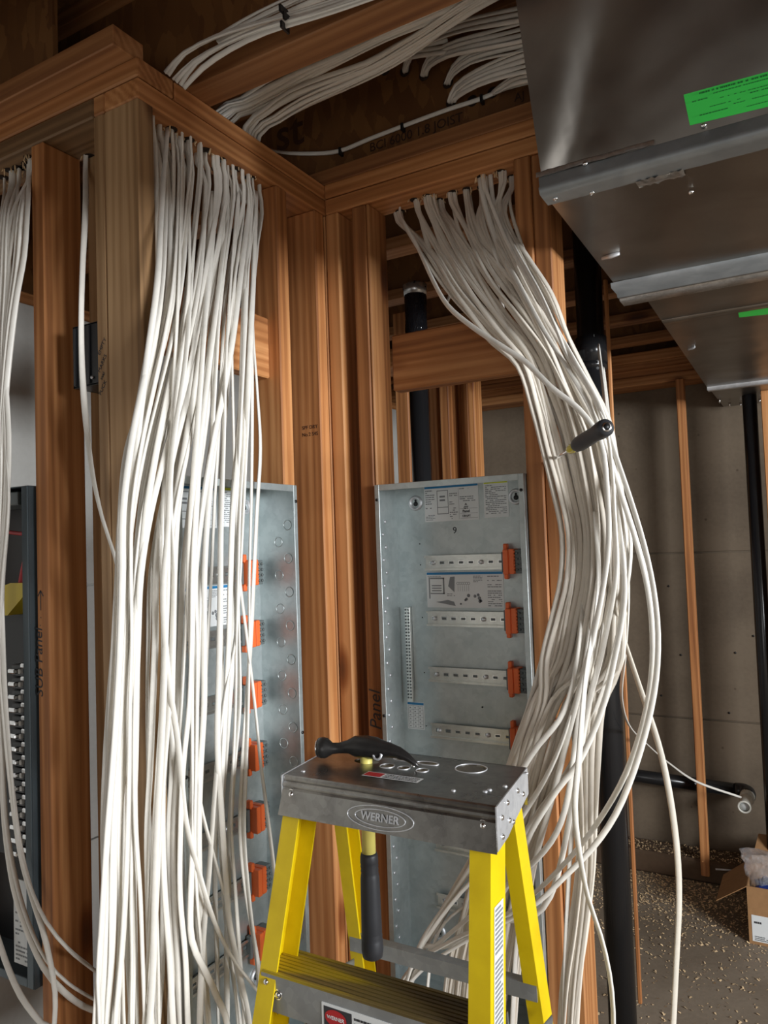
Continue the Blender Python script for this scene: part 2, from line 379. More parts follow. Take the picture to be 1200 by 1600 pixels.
# back wall
board('top_plate', XL+.0008, -.456, YB, YB+T, ZP, ZP+.038, 'fir_x', WB); board('top_plate', XL+.0008, -.456, YB, YB+T, ZP+.0405, ZP+.0764, 'fir_x', WB)
board('bottom_plate', XL, -.456, YB, YB+T, 0, .038, 'fir_x', WB)
stud(WB, XL+.001, -.982, YB, YB+T); stud(WB, -.944, -.906, YB+.002, YB+T); stud(WB, -.9055, -.8975, YB+.004, YB+T+.0)
stud(WB, -.533, -.496, YB, YB+T); stud(WB, -.4955, -.4585, YB+.006, YB+T+.004)
board('blocking', -.892, -.535, YB+T-.004, YB+T+.034, 1.949, 2.086, 'fir_x', WB)
board('corner_stud', XL-T+.001, XL-.0005, YB+.0, YB+T, ZB, ZP-.0006, 'fir_z', WB)
# left wall
board('top_plate', XL-T, XL, YC+.0, 1.6215, ZP, ZP+.038, 'fir_y', WL)
board('top_plate', XL-T, XL, YC+T+.002, 1.6215, ZP+.0405, ZP+.0764, 'fir_y', WL)
board('bottom_plate', XL-T, XL, YC, 1.6215, 0, .038, 'fir_y', WL)
stud(WL, XL-T, XL, YC-.001, YC+.037, 'tan_z')
stud(WL, XL-T, XL, 1.3395, 1.3795); stud(WL, XL-T, XL-.001, 1.490, 1.5275)
board('blocking', -1.088, -1.050, 1.018, 1.338, 1.953, 2.089, 'fir_y', WL)
# wall turning left
board('top_plate', -2.4, -1.1395, YC, YC+T, ZP, ZP+.038, 'tan_x', WC)
board('plate_block', -1.139, XL-T-.0, YC, YC+T, ZP, ZP+.038, 'fir_x', WC)
board('top_plate', -2.4, XL, YC, YC+T, ZP+.0405, ZP+.0764, 'fir_x', WC)
board('bottom_plate', -2.4, XL-T, YC, YC+T, 0, .038, 'fir_x', WC)
SC1 = stud(WC, -1.323, -1.286, YC, YC+T+.0)
SC2 = stud(WC, -1.1385, -1.1095, YC-.001, YC+T, 'tan_z')
board('corner_stud', -1.285+.012, -1.236, 1.034, 1.072, ZB, ZP, 'tan_z', WC)
stud(WC, -1.705, -1.668, YC, YC+T); stud(WC, -2.10, -2.063, YC, YC+T)
# bored holes in the undersides of the plates, with torn wood round them
def underside_holes(parent, pts, zz=ZP):
    m = MB(); s = MB()
    for x, y in pts:
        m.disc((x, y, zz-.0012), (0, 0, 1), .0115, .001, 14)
        for k in range(5):
            a = random.uniform(0, 6.28); r = random.uniform(.010, .016); c = Vector((x+math.cos(a)*r, y+math.sin(a)*r, zz-.002))
            e = Vector((random.uniform(-.004, .004), random.uniform(-.004, .004), -random.uniform(.004, .013)))
            s.tube([c, c+e*.6, c+e], [.0016, .0013, .0004], 5)
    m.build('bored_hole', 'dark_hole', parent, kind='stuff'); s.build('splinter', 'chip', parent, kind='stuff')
holesB = [tuple(at(u, v, Z=ZP).xy) for u, v in ((625, 330), (648, 312), (667, 306), (686, 312), (708, 300), (730, 295), (753, 276), (782, 268), (800, 276), (753, 292), (676, 306))]
underside_holes(WB, holesB)
holesL = [(XL-.028-.034*(i % 2)*1.0, 1.005+i*.0232) for i in range(1, 14)]
underside_holes(WL, holesL)
holesC = [tuple(at(u, v, Z=ZP).xy) for u, v in ((5, 277), (16, 266), (28, 262), (42, 256), (46, 246), (141, 244), (37, 262))]
underside_holes(WC, [h for h in holesC])
# writing on the framing
text('handwriting', 'SUB Panel', .032, 'ink', SC1, (-.0130, -T/2-.0004, 1.37-(ZB+ZP)/2), (0, 0, 1), (-1, 0, 0), shear=.15)
ar = MB()
for a, b in (((-.002, 1.470), (-.002, 1.508)), ((-.002, 1.508), (-.010, 1.497)), ((-.002, 1.508), (.006, 1.497)), ((-.002, 1.455), (-.002, 1.457)), ((-.004, 1.44), (-.004, 1.442))):
    c = (ZB+ZP)/2; d = Vector((b[0]-a[0], 0, b[1]-a[1])); p = Vector((d.z, 0, -d.x)).normalized()*.0012
    A = Vector((a[0]-.004, -T/2-.0005, a[1]-c)); B_ = Vector((b[0]-.004, -T/2-.0005, b[1]-c)); ar.quad(A-p, A+p, B_+p, B_-p)
ar.build('handwriting', 'ink', SC1)
for i, (s_, zz, sz) in enumerate((('EMPTY', 1.953, .0112), ('MARKS', 1.922, .0112), ('seal', 1.899, .010), ('PUCK', 1.877, .0112))):
    text('handwriting', s_, sz, 'ink', SC2, (.0, -(T+.001)/2-.0004, zz-(ZB+ZP)/2), (.55, 0, .83), (-.83, 0, .55))
st9 = [o for o in WB.children if o.name.startswith('stud')][1]
text('handwriting', 'Panel', .043, 'ink', st9, (.003, -(T-.002)/2-.0004, 1.19-(ZB+ZP)/2), (0, 0, 1), (-1, 0, 0), shear=.2)
stL = [o for o in WL.children if o.name.startswith('stud')][2]
for i, s_ in enumerate(('SPF DRY', 'No.2 S4S')):
    text('grade_stamp', s_, .0125, 'ink_brown', stL, (.012, -.0190, 1.862-.017*i-(ZB+ZP)/2), (1, 0, 0), (0, 0, 1))
# framing of further partitions seen beyond the back wall, and the furring studs on the far wall
WP = empty('wall_partition', kind='structure')
def farstud(u0, u1, Y, v=690, d=.089, mat='fir_z', z1=2.38):
    a, b = at(u0, v, Y=Y).x, at(u1, v, Y=Y).x; stud(WP, a, b, Y, Y+d, mat, z1=z1)
farstud(673, 685, 3.05); farstud(689, 703, 3.0); farstud(704, 720, 3.12, d=.038); farstud(720, 733, 3.14, d=.038); farstud(733.5, 743, 3.0)
board('top_plate', -2.0, at(744, 690, Y=3.0).x, 2.99, 3.16, 2.38, 2.465, 'fir_x', WP)
farstud(655, 672, 3.1); farstud(620, 640, 2.3, 690, .05)
farstud(1058, 1071, 3.72, 650, .038, z1=2.30); farstud(1193, 1206, 3.55, 700, .089, z1=2.17)
farstud(953, 959, 2.62, 660, .012, z1=2.46)

# ================================================================== ELECTRICAL PANELS
def lines_block(m, x0, x1, z0, z1, y, n, rnd, dens=.85):
    h = (z1-z0)/n
    for i in range(n):
        zz = z1-h*(i+.5); x = x0
        if rnd.random() < .12: continue
        xe = x0+(x1-x0)*(1 if rnd.random() < .7 else rnd.uniform(.3, .9))
        while x < xe:
            wd = min(rnd.uniform(.003, .009), xe-x)
            if rnd.random() < dens: m.quad((x, y, zz-h*.22), (x+wd*.86, y, zz-h*.22), (x+wd*.86, y, zz+h*.22), (x, y, zz+h*.22))
            x += wd
def make_panel(name, label, loc, rz, width, height, depth, mark, left_visible):
    P = empty(name, loc, rz, label=label, cat='electrical panel', group='open electrical panels between the studs')
    W, H, D, t = width, height, depth, .0016
    MB().box(t, W-t, D-t, D, 0, H).build('back_plate', 'panel_steel', P)
    MB().box(0, t, 0, D, 0, H).box(-.000, .012, -t, 0, 0, H, .0006).build('side_wall', 'panel_steel', P)
    MB().box(W-t, W, 0, D, 0, H).box(W-.012, W, -t, 0, 0, H, .0006).build('side_wall', 'panel_steel', P)
    MB().box(t, W-t, .0, D, H-t, H).box(.012, W-.012, -t, 0, H-.014, H, .0006).build('top_wall', 'panel_steel', P)
    MB().box(t, W-t, .0, D, 0, t).box(.012, W-.012, -t, 0, 0, .014, .0006).build('bottom_wall', 'panel_steel', P)
    y = D-t
    for sx in (t+.0006, W-t-.0006):      # round knockouts on the side walls
        k = MB(); nx = (1, 0, 0) if sx < W/2 else (-1, 0, 0); n = 0
        zz = H-.085
        while zz > .05:
            if left_visible: k.disc((sx-.0004*nx[0], .028 if n % 2 else .040, zz), nx, .0045, .002, 10)
            else: k.ring((sx-.0004*nx[0], .026 if n % 2 == 0 else .052, zz), nx, .0105, .0012, .0012, 18)
            zz -= .0365 if not left_visible else .030; n += 1
        k.build('knockout', 'panel_steel' if not left_visible else 'bracket_steel', P, kind='stuff')
    for sx, sz in ((.055, H-.042), (.308, H-.042), (.075, .115), (W-.05, .115)):   # keyhole dimples
        q = MB().ring((sx, y-.0005, sz), (0, -1, 0), .0145, .004, .005, 22).build('keyhole', 'bracket_steel', P)
        MB().disc((sx, y-.0008, sz-.002), (0, -1, 0), .0058, .0006, 12).disc((sx, y-.0008, sz+.006), (0, -1, 0), .0028, .0006, 10).build('keyhole_slot', 'black', q)
    sc = MB()
    for sx in (.006, W-.006):
        for sz in (H-.035, H-.53, .12): sc.disc((sx, -t-.0001, sz), (0, -1, 0), .0034, .002, 10)
    sc.build('cover_screw', 'black', P, kind='stuff')
    dd = MB()
    for sz in (H-.14, H-.19, H-.315, H-.445, H-.57): dd.disc((.062+.0, y-.0003, sz-.0), (0, -1, 0), .0015, .0005, 8)
    for sx, sz in ((W-.155, H-.515),): dd.disc((sx, y-.0003, sz), (0, -1, 0), .002, .002, 8)
    dd.build('pinhole', 'black', P, kind='stuff')
    # DIN rails with slots, and the orange/grey terminal block at the right of each
    for i in range(7):
        rz_ = H-(1.713-1.527)-.130*i; x0, x1 = .078, .283
        rl = MB().prism([(0, 0)], (0, 0)) if False else MB()
        prof = [(-.0175, -.0105), (-.0175, -.0115), (-.0125, -.0115), (-.0125, -.004), (.0125, -.004), (.0125, -.0115), (.0175, -.0115), (.0175, -.0105), (.0135, -.0105), (.0135, -.003), (-.0135, -.003), (-.0135, -.0105)]
        n = len(prof); vs = [Vector((xx, y+b, rz_+a)) for xx in (x0, x1) for a, b in prof]
        rl.add(vs, [tuple(range(n)), tuple(range(n, 2*n))[::-1]]+[(j, (j+1) % n, n+(j+1) % n, n+j) for j in range(n)])
        rail = rl.build('din_rail', 'rail_steel', P)
        sl = MB(); ri = MB()
        for j in range(8):
            cx = x0+.018+.0245*j
            sl.box(cx-.0055, cx+.0055, y-.0046, y-.0039, rz_-.0028, rz_+.0028, .0003); ri.box(cx-.0070, cx+.0070, y-.0043, y-.0039, rz_-.0042, rz_+.0042, .0002)
        sl.build('slot', 'terminal_grey', rail, kind='stuff'); ri.build('slot_rim', 'chrome', rail, kind='stuff')
        ss = MB()
        for j in (0, 5): ss.disc((x0+.018+.0245*j+.002, y-.004, rz_), (0, -1, 0), .0052, .0035, 12)
        ss.build('rail_screw', 'bracket_steel', rail, kind='stuff')
        tb = MB()
        bx = .283
        tb.box(bx, bx+.0125, y-.034, y-.004, rz_-.028, rz_+.027, .0012).box(bx+.014, bx+.026, y-.034, y-.004, rz_-.027, rz_+.028, .0012)
        tb.box(bx+.0125, bx+.014, y-.031, y-.006, rz_-.026, rz_+.026)
        tb.box(bx-.004, bx+.006, y-.020, y-.006, rz_+.022, rz_+.040, .002).box(bx-.004, bx+.006, y-.020, y-.006, rz_-.039, rz_-.024, .002)
        for k in range(7): tb.box(bx+.0255, bx+.0275, y-.033, y-.010, rz_-.024+.0072*k, rz_-.020+.0072*k)
        T_ = tb.build('terminal_block', 'orange', P)
        g = MB().box(bx+.027, bx+.046, y-.030, y-.003, rz_-.026, rz_+.026, .001); g.box(bx-.010, bx-.001, y-.016, y-.004, rz_-.024, rz_+.022, .001)
        for k in range(4):
            for c in range(2): g.disc((bx+.032+.009*c, y-.030, rz_-.018+.012*k), (0, -1, 0), .003, .003, 8)
        g.build('terminal_clamp', 'terminal_grey', T_, kind='stuff')
        h = MB()
        for k in range(4): h.box(bx+.046, bx+.049, y-.026, y-.018, rz_-.019+.012*k, rz_-.013+.012*k)
        h.build('terminal_tip', 'white_paper', T_, kind='stuff')
    # printed stickers
    def sticker(nm, x0, x1, z0, z1, band, kind, seed, nl):
        rnd = random.Random(seed); s = MB().box(x0, x1, y-.0009, y-.0003, z0, z1).build(nm, 'white_paper', P); yy = y-.0012
        if band: MB().box(x0+.001, x1-.001, y-.0012, y-.0009, z1-.0065, z1-.001).build('header_band', band, s)
        m = MB(); zt = z1-.009; zb = z0+.003
        if kind == 'table':
            for c in range(4): xx = x0+.003+(x1-x0-.006)*c/3; m.box(xx-.0003, xx+.0003, yy, yy+.0002, zb, zt)
            for c in range(7): zz = zb+(zt-zb)*c/6; m.box(x0+.003, x1-.003, yy, yy+.0002, zz-.0003, zz+.0003)
            for c in range(6):
                for k in range(3): m.box(x0+.006+k*(x1-x0-.006)/3, x0+.010+k*(x1-x0-.006)/3, yy, yy+.0002, zb+(zt-zb)*(c+.35)/6, zb+(zt-zb)*(c+.6)/6)
        elif kind == 'wide':
            w_ = x1-x0
            lines_block(m, x0+.003, x0+w_*.2, zt-.004, zt, yy, 2, rnd)
            for a, b, c, d in ((.03, .045, .25, .85), (.05, .24, .80, .84), (.05, .24, .38, .41), (.22, .24, .38, .84)): m.box(x0+w_*a, x0+w_*b, yy, yy+.0002, z0+(z1-z0)*c, z0+(z1-z0)*d)
            for a in range(3): m.box(x0+w_*.07, x0+w_*.2, yy, yy+.0002, z0+(z1-z0)*(.46+.07*a), z0+(z1-z0)*(.49+.07*a))
            m.prism([(x0+w_*.12, z0+.013), (x0+w_*.38, z0+.004), (x0+w_*.36, z0+.014), (x0+w_*.28, z0+.018)], (yy, yy+.0002))
            m.prism([(x0+w_*.29, z0+.05), (x0+w_*.37, z0+.036), (x0+w_*.38, zt-.002), (x0+w_*.32, zt-.003)], (yy, yy+.0002))
            for k in range(6):
                xx = x0+w_*(.42+.028*k); m.ring((xx, yy+.0001, zt-.018), (0, -1, 0), .003, .0005, .0002, 10); m.box(xx-.0003, xx+.0003, yy, yy+.0002, zt-.036, zt-.022)
            for k in range(9):
                xx = x0+w_*rnd.uniform(.42, .72); zz = z0+rnd.uniform(.006, .03); m.disc((xx, yy+.0002, zz), (0, -1, 0), rnd.uniform(.002, .0045), .0002, 7)
            lines_block(m, x0+w_*.80, x1-.004, zb, zt, yy, 15, rnd); lines_block(m, x0+w_*.62, x0+w_*.74, zt-.016, zt, yy, 5, rnd)
            lines_block(m, x0+w_*.27, x0+w_*.38, z0+.026, z0+.034, yy, 2, rnd)
        elif kind == 'diagram':
            w_ = x1-x0; c1 = x0+w_*.20; lines_block(m, x0+.003, c1, z0+(z1-z0)*.35, zt, yy, 9, rnd); lines_block(m, x0+.003, c1, zb, z0+(z1-z0)*.2, yy, 4, rnd)
            for a, b, c, d in ((.24, .25, .2, .85), (.44, .45, .2, .85), (.24, .45, .84, .86), (.24, .45, .2, .22), (.24, .45, .38, .40)): m.box(x0+w_*a, x0+w_*b, yy, yy+.0002, z0+(z1-z0)*c, z0+(z1-z0)*d)
            for k in (0, 1): m.box(x0+w_*.29, x0+w_*.39, yy, yy+.0002, z0+(z1-z0)*(.56+k*.1), z0+(z1-z0)*(.61+k*.1))
            lines_block(m, x0+w_*.47, x0+w_*.62, zb, zt, yy, 15, rnd); lines_block(m, x0+w_*.66, x1-.003, z0+(z1-z0)*.45, zt, yy, 8, rnd)
            m.box(x0+w_*.64, x0+w_*.643, yy, yy+.0002, zb, zt)
            for k in range(3): m.box(x0+w_*.66, x1-.003, yy, yy+.0002, zb+.002+k*.011, zb+.0026+k*.011)
        else: lines_block(m, x0+.004, x1-.004, zb, zt, yy, nl, rnd)
        m.build('printed_text', 'ink_grey', s); return s
    s1 = sticker('instruction_sticker', .079, .218, H-.089, H-.004, 'blue_band', 'diagram', 1, 0)
    for b_, zz, sz in (('A', H-.052, .007), ('GT', H-.060, .0085), ('Panel', H-.068, .0085), ('120 LPT', H-.079, .0065)): text('handwriting', b_, sz, 'ink', s1, (.186, y-.0014, zz), (1, 0, 0), (0, 0, 1), bold=.0002)
    sticker('warning_sticker', .231, .290, H-.086, H-.002, 'yellow_band', 'text', 2, 17)
    sticker('wiring_sticker', .077, .270, H-.291, H-.2075, 'blue_band', 'wide', 3, 0)
    sticker('rating_sticker', .013, .058, H-.580, H-.516, 'blue_band', 'table', 4, 0)
    text('handwriting', mark, .022, 'ink', P, (.155, y-.0006, H-.112), (1, 0, 0), (0, 0, 1))
    gb = MB().box(.020, .034, y-.012, y-.001, H-.515, H-.290, .001).build('grounding_bar', 'rail_steel', P)
    g = MB()
    for k in range(28):
        for c in range(2): g.disc((.0235+.007*c, y-.012, H-.296-.0077*k), (0, -1, 0), .0022, .0012, 8)
    g.build('bar_screw', 'terminal_grey', gb, kind='stuff')
    return P
HP = 1.158
make_panel('electrical_cabinet', 'open grey electrical panel marked 9 behind the stepladder', (-.8965, YB-.012, 1.713-HP), 0, .362, HP, .100, '9', True)
make_panel('electrical_cabinet', 'open grey electrical panel marked 8 behind the hanging white cables', (-.987, .9825, 1.709-HP), R(90), .3555, HP, .108, '8', False)

# breaker panel at the left edge
sp = empty('breaker_panel', (-1.52, YC, .757), label='dark grey breaker panel full of black breakers at the left edge', cat='breaker panel')
x1 = .189; HS = .955
MB().box(-.189, x1, .088, .0895, 0, HS).build('back_plate', 'black', sp)
MB().box(x1-.0015, x1, -.009, .088, 0, HS).box(-.189, -.1875, -.009, .088, 0, HS).box(-.1875, x1-.0015, -.009, .088, 0, .0015).box(-.1875, x1-.0015, -.009, .088, HS-.0015, HS).build('enclosure', 'subpanel_grey', sp)
MB().box(x1-.020, x1-.0015, -.011, -.006, 0, HS, .001).box(-.1875, -.170, -.011, -.006, 0, HS, .001).box(-.170, x1-.020, -.011, -.006, 0, .016, .001).build('front_flange', 'subpanel_grey', sp)
MB().box(-.10, x1-.045, .0, .086, HS-.035, HS-.008, .002).build('lug_cover', 'terminal_grey', sp)
MB().box(-.10, x1-.022, .05, .086, .20, .70, .002).build('breaker_base', 'black', sp)
for k in range(15):
    for c in (0, 1):
        zz = .235+.0254*k+(.0127 if c else 0)
        cx = x1-.034-(.040 if not c else 0)
        br = MB().box(cx-.018, cx+.018, .012, .055, zz-.0115, zz+.0115, .002).build('breaker', 'black_plastic', sp)
        MB().box(cx-.013, cx+.009, .000, .016, zz-.0045, zz+.0045, .002).build('lever', 'chrome', br)
        MB().box(cx+.011, cx+.0185, .006, .014, zz-.0050, zz+.0045, .0015).build('label_tip', 'breaker_white', br)
MB().prism([(-.02, .70), (.09, .70), (.15, .745), (.15, .765), (.10, .765), (.06, .755), (-.02, .765)], (.01, .05)).build('lug_block', 'yellow_block', sp)
MB().tube(smoothpath([(x1-.03, .02, .835), (x1-.05, .02, .81), (x1-.065, .02, .765), (x1-.07, .02, .74)]), .0075, 8).build('red_wire', 'red', sp)
MB().tube(smoothpath([(x1-.02, .02, .862), (x1-.07, .02, .864), (x1-.12, .02, .870)]), .004, 8).build('red_wire', 'red', sp)
s_ = MB().box(x1-.075, x1-.028, .0, .002, .03, .19).build('rating_label', 'white_paper', sp)
m = MB(); lines_block(m, x1-.070, x1-.033, .035, .13, -.0003, 12, random.Random(5)); m.build('printed_text', 'ink_grey', s_)
MB().box(x1-.068, x1-.055, -.0004, 0, .14, .165).build('warning_mark', 'yellow_block', s_)
# black outlet box nailed to the end stud
ob = empty('outlet_box', (-1.1395, .950, 1.888), label='black plastic outlet box nailed to the left of the corner stud', cat='outlet box')
MB().box(-.075, 0, .0, .003, 0, .118, .001).box(-.075, -.072, -.0, .078, 0, .118).box(-.075, 0, .0, .078, 0, .003).box(-.075, 0, .0, .078, .115, .118).box(-.002, -.0002, 0, .078, 0, .118).build('body', 'black_plastic', ob)
MB().box(-.033, -.026, -.004, .0, .004, .114, .001).box(-.070, -.064, -.004, 0, .004, .114, .001).build('rib', 'black_plastic', ob)
MB().disc((-.02, -.001, .014), (0, -1, 0), .003, .003, 8).build('screw', 'bracket_steel', ob)

# ================================================================== AIR DUCT
du = empty('air_duct', (-.387, 1.267, 2.17), label='galvanised sheet metal air duct running overhead at the right', cat='air duct')
def dp(x, y, z): return (x+.387, y-1.267, z-2.17)
XR = 1.3
def section(y0, y1, x0a, x0b, zb, nm='duct_section', front=False, zt=2.455):
    m = MB(); lean = .0
    # subdivided sheet with gentle oil-canning
    def sheet(f, nu, nv, M_):
        vs = [f(i/nu, j/nv) for j in range(nv+1) for i in range(nu+1)]
        M_.add(vs, [(j*(nu+1)+i, j*(nu+1)+i+1, (j+1)*(nu+1)+i+1, (j+1)*(nu+1)+i) for j in range(nv) for i in range(nu)], True)
    sheet(lambda u, v: dp(x0a+(x0b-x0a)*v+(XR-x0a)*u, y0+(y1-y0)*v, zb-.004*math.sin(math.pi*u*2)*math.sin(math.pi*v)), 24, 10, m)
    sheet(lambda u, v: dp(x0a+(x0b-x0a)*u, y0+(y1-y0)*u, zb+(zt-zb)*v), 4, 4, m)
    o = m.build(nm, 'duct_steel', du)
    return o
section(1.267, 1.935, -.387, -.396, 2.17); section(1.945, 3.316, -.352, -.374, 2.168); section(3.326, 3.89, -.372, -.372, 2.172)
# front end sheet, creased at the lower left corner
m = MB(); nu, nv = 40, 24
def fr(u, v):
    x = -.387-.012*v+(XR+.387)*u**1.6; z = 2.17+.36*v; y = 1.267-.085*v
    dx = x+.387; crease = math.exp(-((dx-.035-.09*v*1.6)/.032)**2)*(.010*(1-v)+.003)
    return dp(x, y+crease+.004*math.sin(3*x)*v, z)
vs = [fr(i/nu, j/nv) for j in range(nv+1) for i in range(nu+1)]
m.add(vs, [(j*(nu+1)+i, j*(nu+1)+i+1, (j+1)*(nu+1)+i+1, (j+1)*(nu+1)+i) for j in range(nv) for i in range(nu)], True); m.build('end_sheet', 'duct_steel', du)
m = MB().box(.0-.004, .002, -.02, .0, 0, .0); 
# top and right closing sheets, out of view
MB().box(0, XR+.387, .05, 2.6, .2885, .290).box(XR+.386, XR+.388, 0, 2.6, 0, .288).build('top_sheet', 'duct_steel', du)
# unseen trunk added right of the frame to keep window light off the upper wall
MB().box(*[c_+o_ for c_, o_ in zip((.16, .72), (.387, .387))], -1.6-1.267, 1.10-1.267, 2.03-2.17, 2.45-2.17, .004).build('added_shade_trunk', 'duct_steel', du)
# taped seam along the front lower edge
def strip(x0, x1, pts, mat, nm, wob=.0015, n=46, seed=1):
    rnd = random.Random(seed); m = MB(); vs = []
    for i in range(n+1):
        x = x0+(x1-x0)*i/n; o = rnd.uniform(-wob, wob)
        for k, (y, z) in enumerate(pts): vs.append(dp(x, y+(o if k in (0, len(pts)-1) else 0)+rnd.uniform(-wob, wob)*.3, z+(o if k in (0, len(pts)-1) else 0)))
    q = len(pts); m.add(vs, [(i*q+k, (i+1)*q+k, (i+1)*q+k+1, i*q+k+1) for i in range(n) for k in range(q-1)], True); return m.build(nm, mat, du)
strip(-.392, XR, [(1.262, 2.199), (1.257, 2.1945), (1.259, 2.181), (1.254, 2.176), (1.259, 2.1665), (1.272, 2.1655), (1.305, 2.1655)], 'tape', 'seam_tape', .0008)
strip(-.396, -.20, [(1.259, 2.207), (1.2555, 2.204), (1.256, 2.197)], 'foil', 'foil_tape', .0018, 20, 4)
strip(-.24, -.165, [(1.300, 2.1650), (1.312, 2.1635), (1.325, 2.1655), (1.33, 2.167)], 'foil', 'foil_tape', .004, 12, 3)
strip(-.400, XR, [(1.800, 2.169), (1.803, 2.158), (1.86, 2.158), (1.865, 2.152), (1.878, 2.152), (1.882, 2.160)], 'tape', 'seam_flange', .0006)
strip(-.400, XR, [(1.884, 2.160), (1.888, 2.150), (1.935, 2.149), (1.945, 2.168)], 'foil', 'foil_tape', .002, 60, 5)
strip(-.353, XR, [(2.190, 2.1675), (2.192, 2.162), (2.225, 2.162), (2.227, 2.1675)], 'duct_steel', 'seam_rib', .0004)
strip(-.373, XR, [(3.30, 2.168), (3.302, 2.155), (3.345, 2.155), (3.347, 2.171)], 'bracket_steel', 'seam_flange', .0006)
for (u, v, u2, v2) in ((940, 404, 968, 396), (1075, 546, 1086, 542)):
    a, b = at(u, v, Z=2.165), at(u2, v2, Z=2.165); m = MB(); m.tube([dp(*a), dp(*((a+b)/2)), dp(*b)], [.0035, .006, .004], 6, flat=.5); m.build('drive_cleat', 'bracket_steel', du)
m = MB()
for u, v in ((1124, 623), (1140, 629), (1157, 629), (1163, 624), (1187, 623)):
    a = at(u, v, Z=2.166); m.tube([dp(*a), dp(a.x, a.y, 2.145)], [.006, .001], 8)
for u, v in ((914, 256), (925, 301), (868, 310), (1099, 196), (1080, 300)):
    a = at(u, v, Y=1.255) if v < 260 else at(u, v, Z=2.164); m.disc(dp(*a), (0, -.7, -.7), .004, .003, 10)
m.build('screw', 'chrome', du)
# bright green sticker
def onfront(u, v, off=.0006):
    y = 1.25
    for _ in range(5):
        p = at(u, v, Y=y); y = 1.267-.085*(p.z-2.17)/.36+.004*math.sin(3*p.x)*(p.z-2.17)/.36-off
    return p
c = [onfront(u, v) for u, v in ((1068, 148), (1078, 196), (1262, 152), (1254, 97))]
st = MB().quad(*[dp(*p) for p in c])
gs = st.build('green_sticker', 'green_sticker', du); gs['label'] = 'bright green printed sticker'
ex = Vector(dp(*c[3]))-Vector(dp(*c[0])); ez = Vector(dp(*c[0]))-Vector(dp(*c[1])); nn = Vector((0, -1, 0))*.0012
m = MB(); rnd = random.Random(8)
for row, (a0, a1, hh) in enumerate(((.12, .95, .055), (.25, .7, .025), (.06, .2, .03), (.30, .9, .02), (.55, .98, .03), (.2, .45, .02), (.40, .95, .02), (.1, .35, .03), (.5, .9, .02))):
    b0 = 1-(.13+.095*row); a = a0
    while a < a1:
        wd = rnd.uniform(.01, .03); o = Vector(dp(*c[1]))+ez*b0+ex*a+nn
        if rnd.random() < .8: m.quad(o, o+ex*wd*.8, o+ex*wd*.8+ez*hh, o+ez*hh)
        a += wd
m.build('printed_text', 'green_ink', gs)
c2 = [at(u, v, Z=2.1655) for u, v in ((1153, 487), (1155, 496), (1230, 488), (1226, 478))]
MB().quad(*[dp(*p) for p in c2]).build('green_sticker', 'green_sticker', du)['label'] = 'second bright green sticker'

# ================================================================== PIPES
def pipe(name, label, x, y, r, z0, z1, tilt=0):
    p = empty(name, (x, y, z0), label=label, cat='pipe'); MB().tube([(0, 0, 0), (0, 0, (z1-z0)*.5), (0, 0, z1-z0)], r, 32).build('pipe_run', 'black_pipe', p); return p
pA = pipe('drain_pipe', 'thick black plastic drain pipe standing to the right of the cable bundle', -.598, 2.38, .0415, 0, 2.70)
MB().tube([(0, 0, 2.12), (0, 0, 2.20)], .0475, 32).tube([(0, 0, 2.10), (0, 0, 2.121)], .046, 32).build('coupling', 'black_pipe', pA)
m = MB()
for u, v, a in ((918, 536, .4), (927, 525, .8), (935, 566, .2), (930, 1056, 1), (921, 1060, .6)):
    q = at(u, v, Y=2.34); m.box(q.x+.598-.004*a, q.x+.598+.004*a, -.0425, -.0405, q.z-.003, q.z+.004)
m.build('scuff', 'white_paper', pA)
pB = pipe('drain_pipe', 'black plastic pipe wrapped in film behind the panel marked 9', -1.016, 2.0, .0285, 0, 2.33)
m = MB(); seg = 28; nz = 26; rnd = random.Random(3); vs = []
for j in range(nz+1):
    for k in range(seg):
        r = .0325+rnd.uniform(-.0012, .0016)+(.004*rnd.random() if j in (0, nz) else 0); a = 6.283*k/seg; vs.append((r*math.cos(a), r*math.sin(a), 2.07+.27*j/nz+(rnd.uniform(-.01, .012) if j in (0, nz) else 0)))
m.add(vs, [(j*seg+k, j*seg+(k+1) % seg, (j+1)*seg+(k+1) % seg, (j+1)*seg+k) for j in range(nz) for k in range(seg)], True)
fm, ft_, fn, fl_, fb = nodes('black_film'); fb.inputs['Base Color'].default_value = (.01, .01, .012, 1); fb.inputs['Roughness'].default_value = .12
v_, _ = mapping(fn, fl_, (40, 40, 6)); kk = noise(fn, fl_, v_, 1, 3, 1.5); bump(fn, fl_, fb, kk.outputs[0], .9, .01); MT['black_film'] = fm
m.build('film_wrap', 'black_film', pB)
MB().tube([(0, 0, 2.315), (0, 0, 2.345)], [.034, .036], 20).build('tape_end', 'foil', pB)
pipe('drain_pipe', 'thin black pipe on the concrete wall at the right edge', -.243, 3.62, .029, 0, 2.168)
ph = empty('waste_pipe', at(1160, 1238, Y=3.80), label='black horizontal pipe low on the far wall with a pale stub end', cat='pipe')
MB().tube([(-1.3, .02, .035), (-.6, .02, .018), (-.02, .02, 0)], .030, 20).build('pipe_run', 'black_pipe', ph)
MB().tube(smoothpath([(-.03, .02, .0), (.0, .02, .002), (.022, .0, .0), (.024, -.03, -.006)], .008), .032, 20).build('elbow', 'black_plastic', ph)
MB().tube([(.024, -.02, -.004), (.018, -.14, -.02)], .026, 24, cap=False).ring((.018, -.14, -.02), (0, -1, -.1), .024, .004, .003, 24).build('stub', 'pvc', ph)
MB().tube([(.024, -.01, -.002), (.021, -.06, -.01)], .031, 24).build('collar', 'pvc', ph)
MB().disc((.0185, -.125, -.018), (0, -1, -.1), .0225, .001, 20).build('end_cap', 'white_paper', ph)
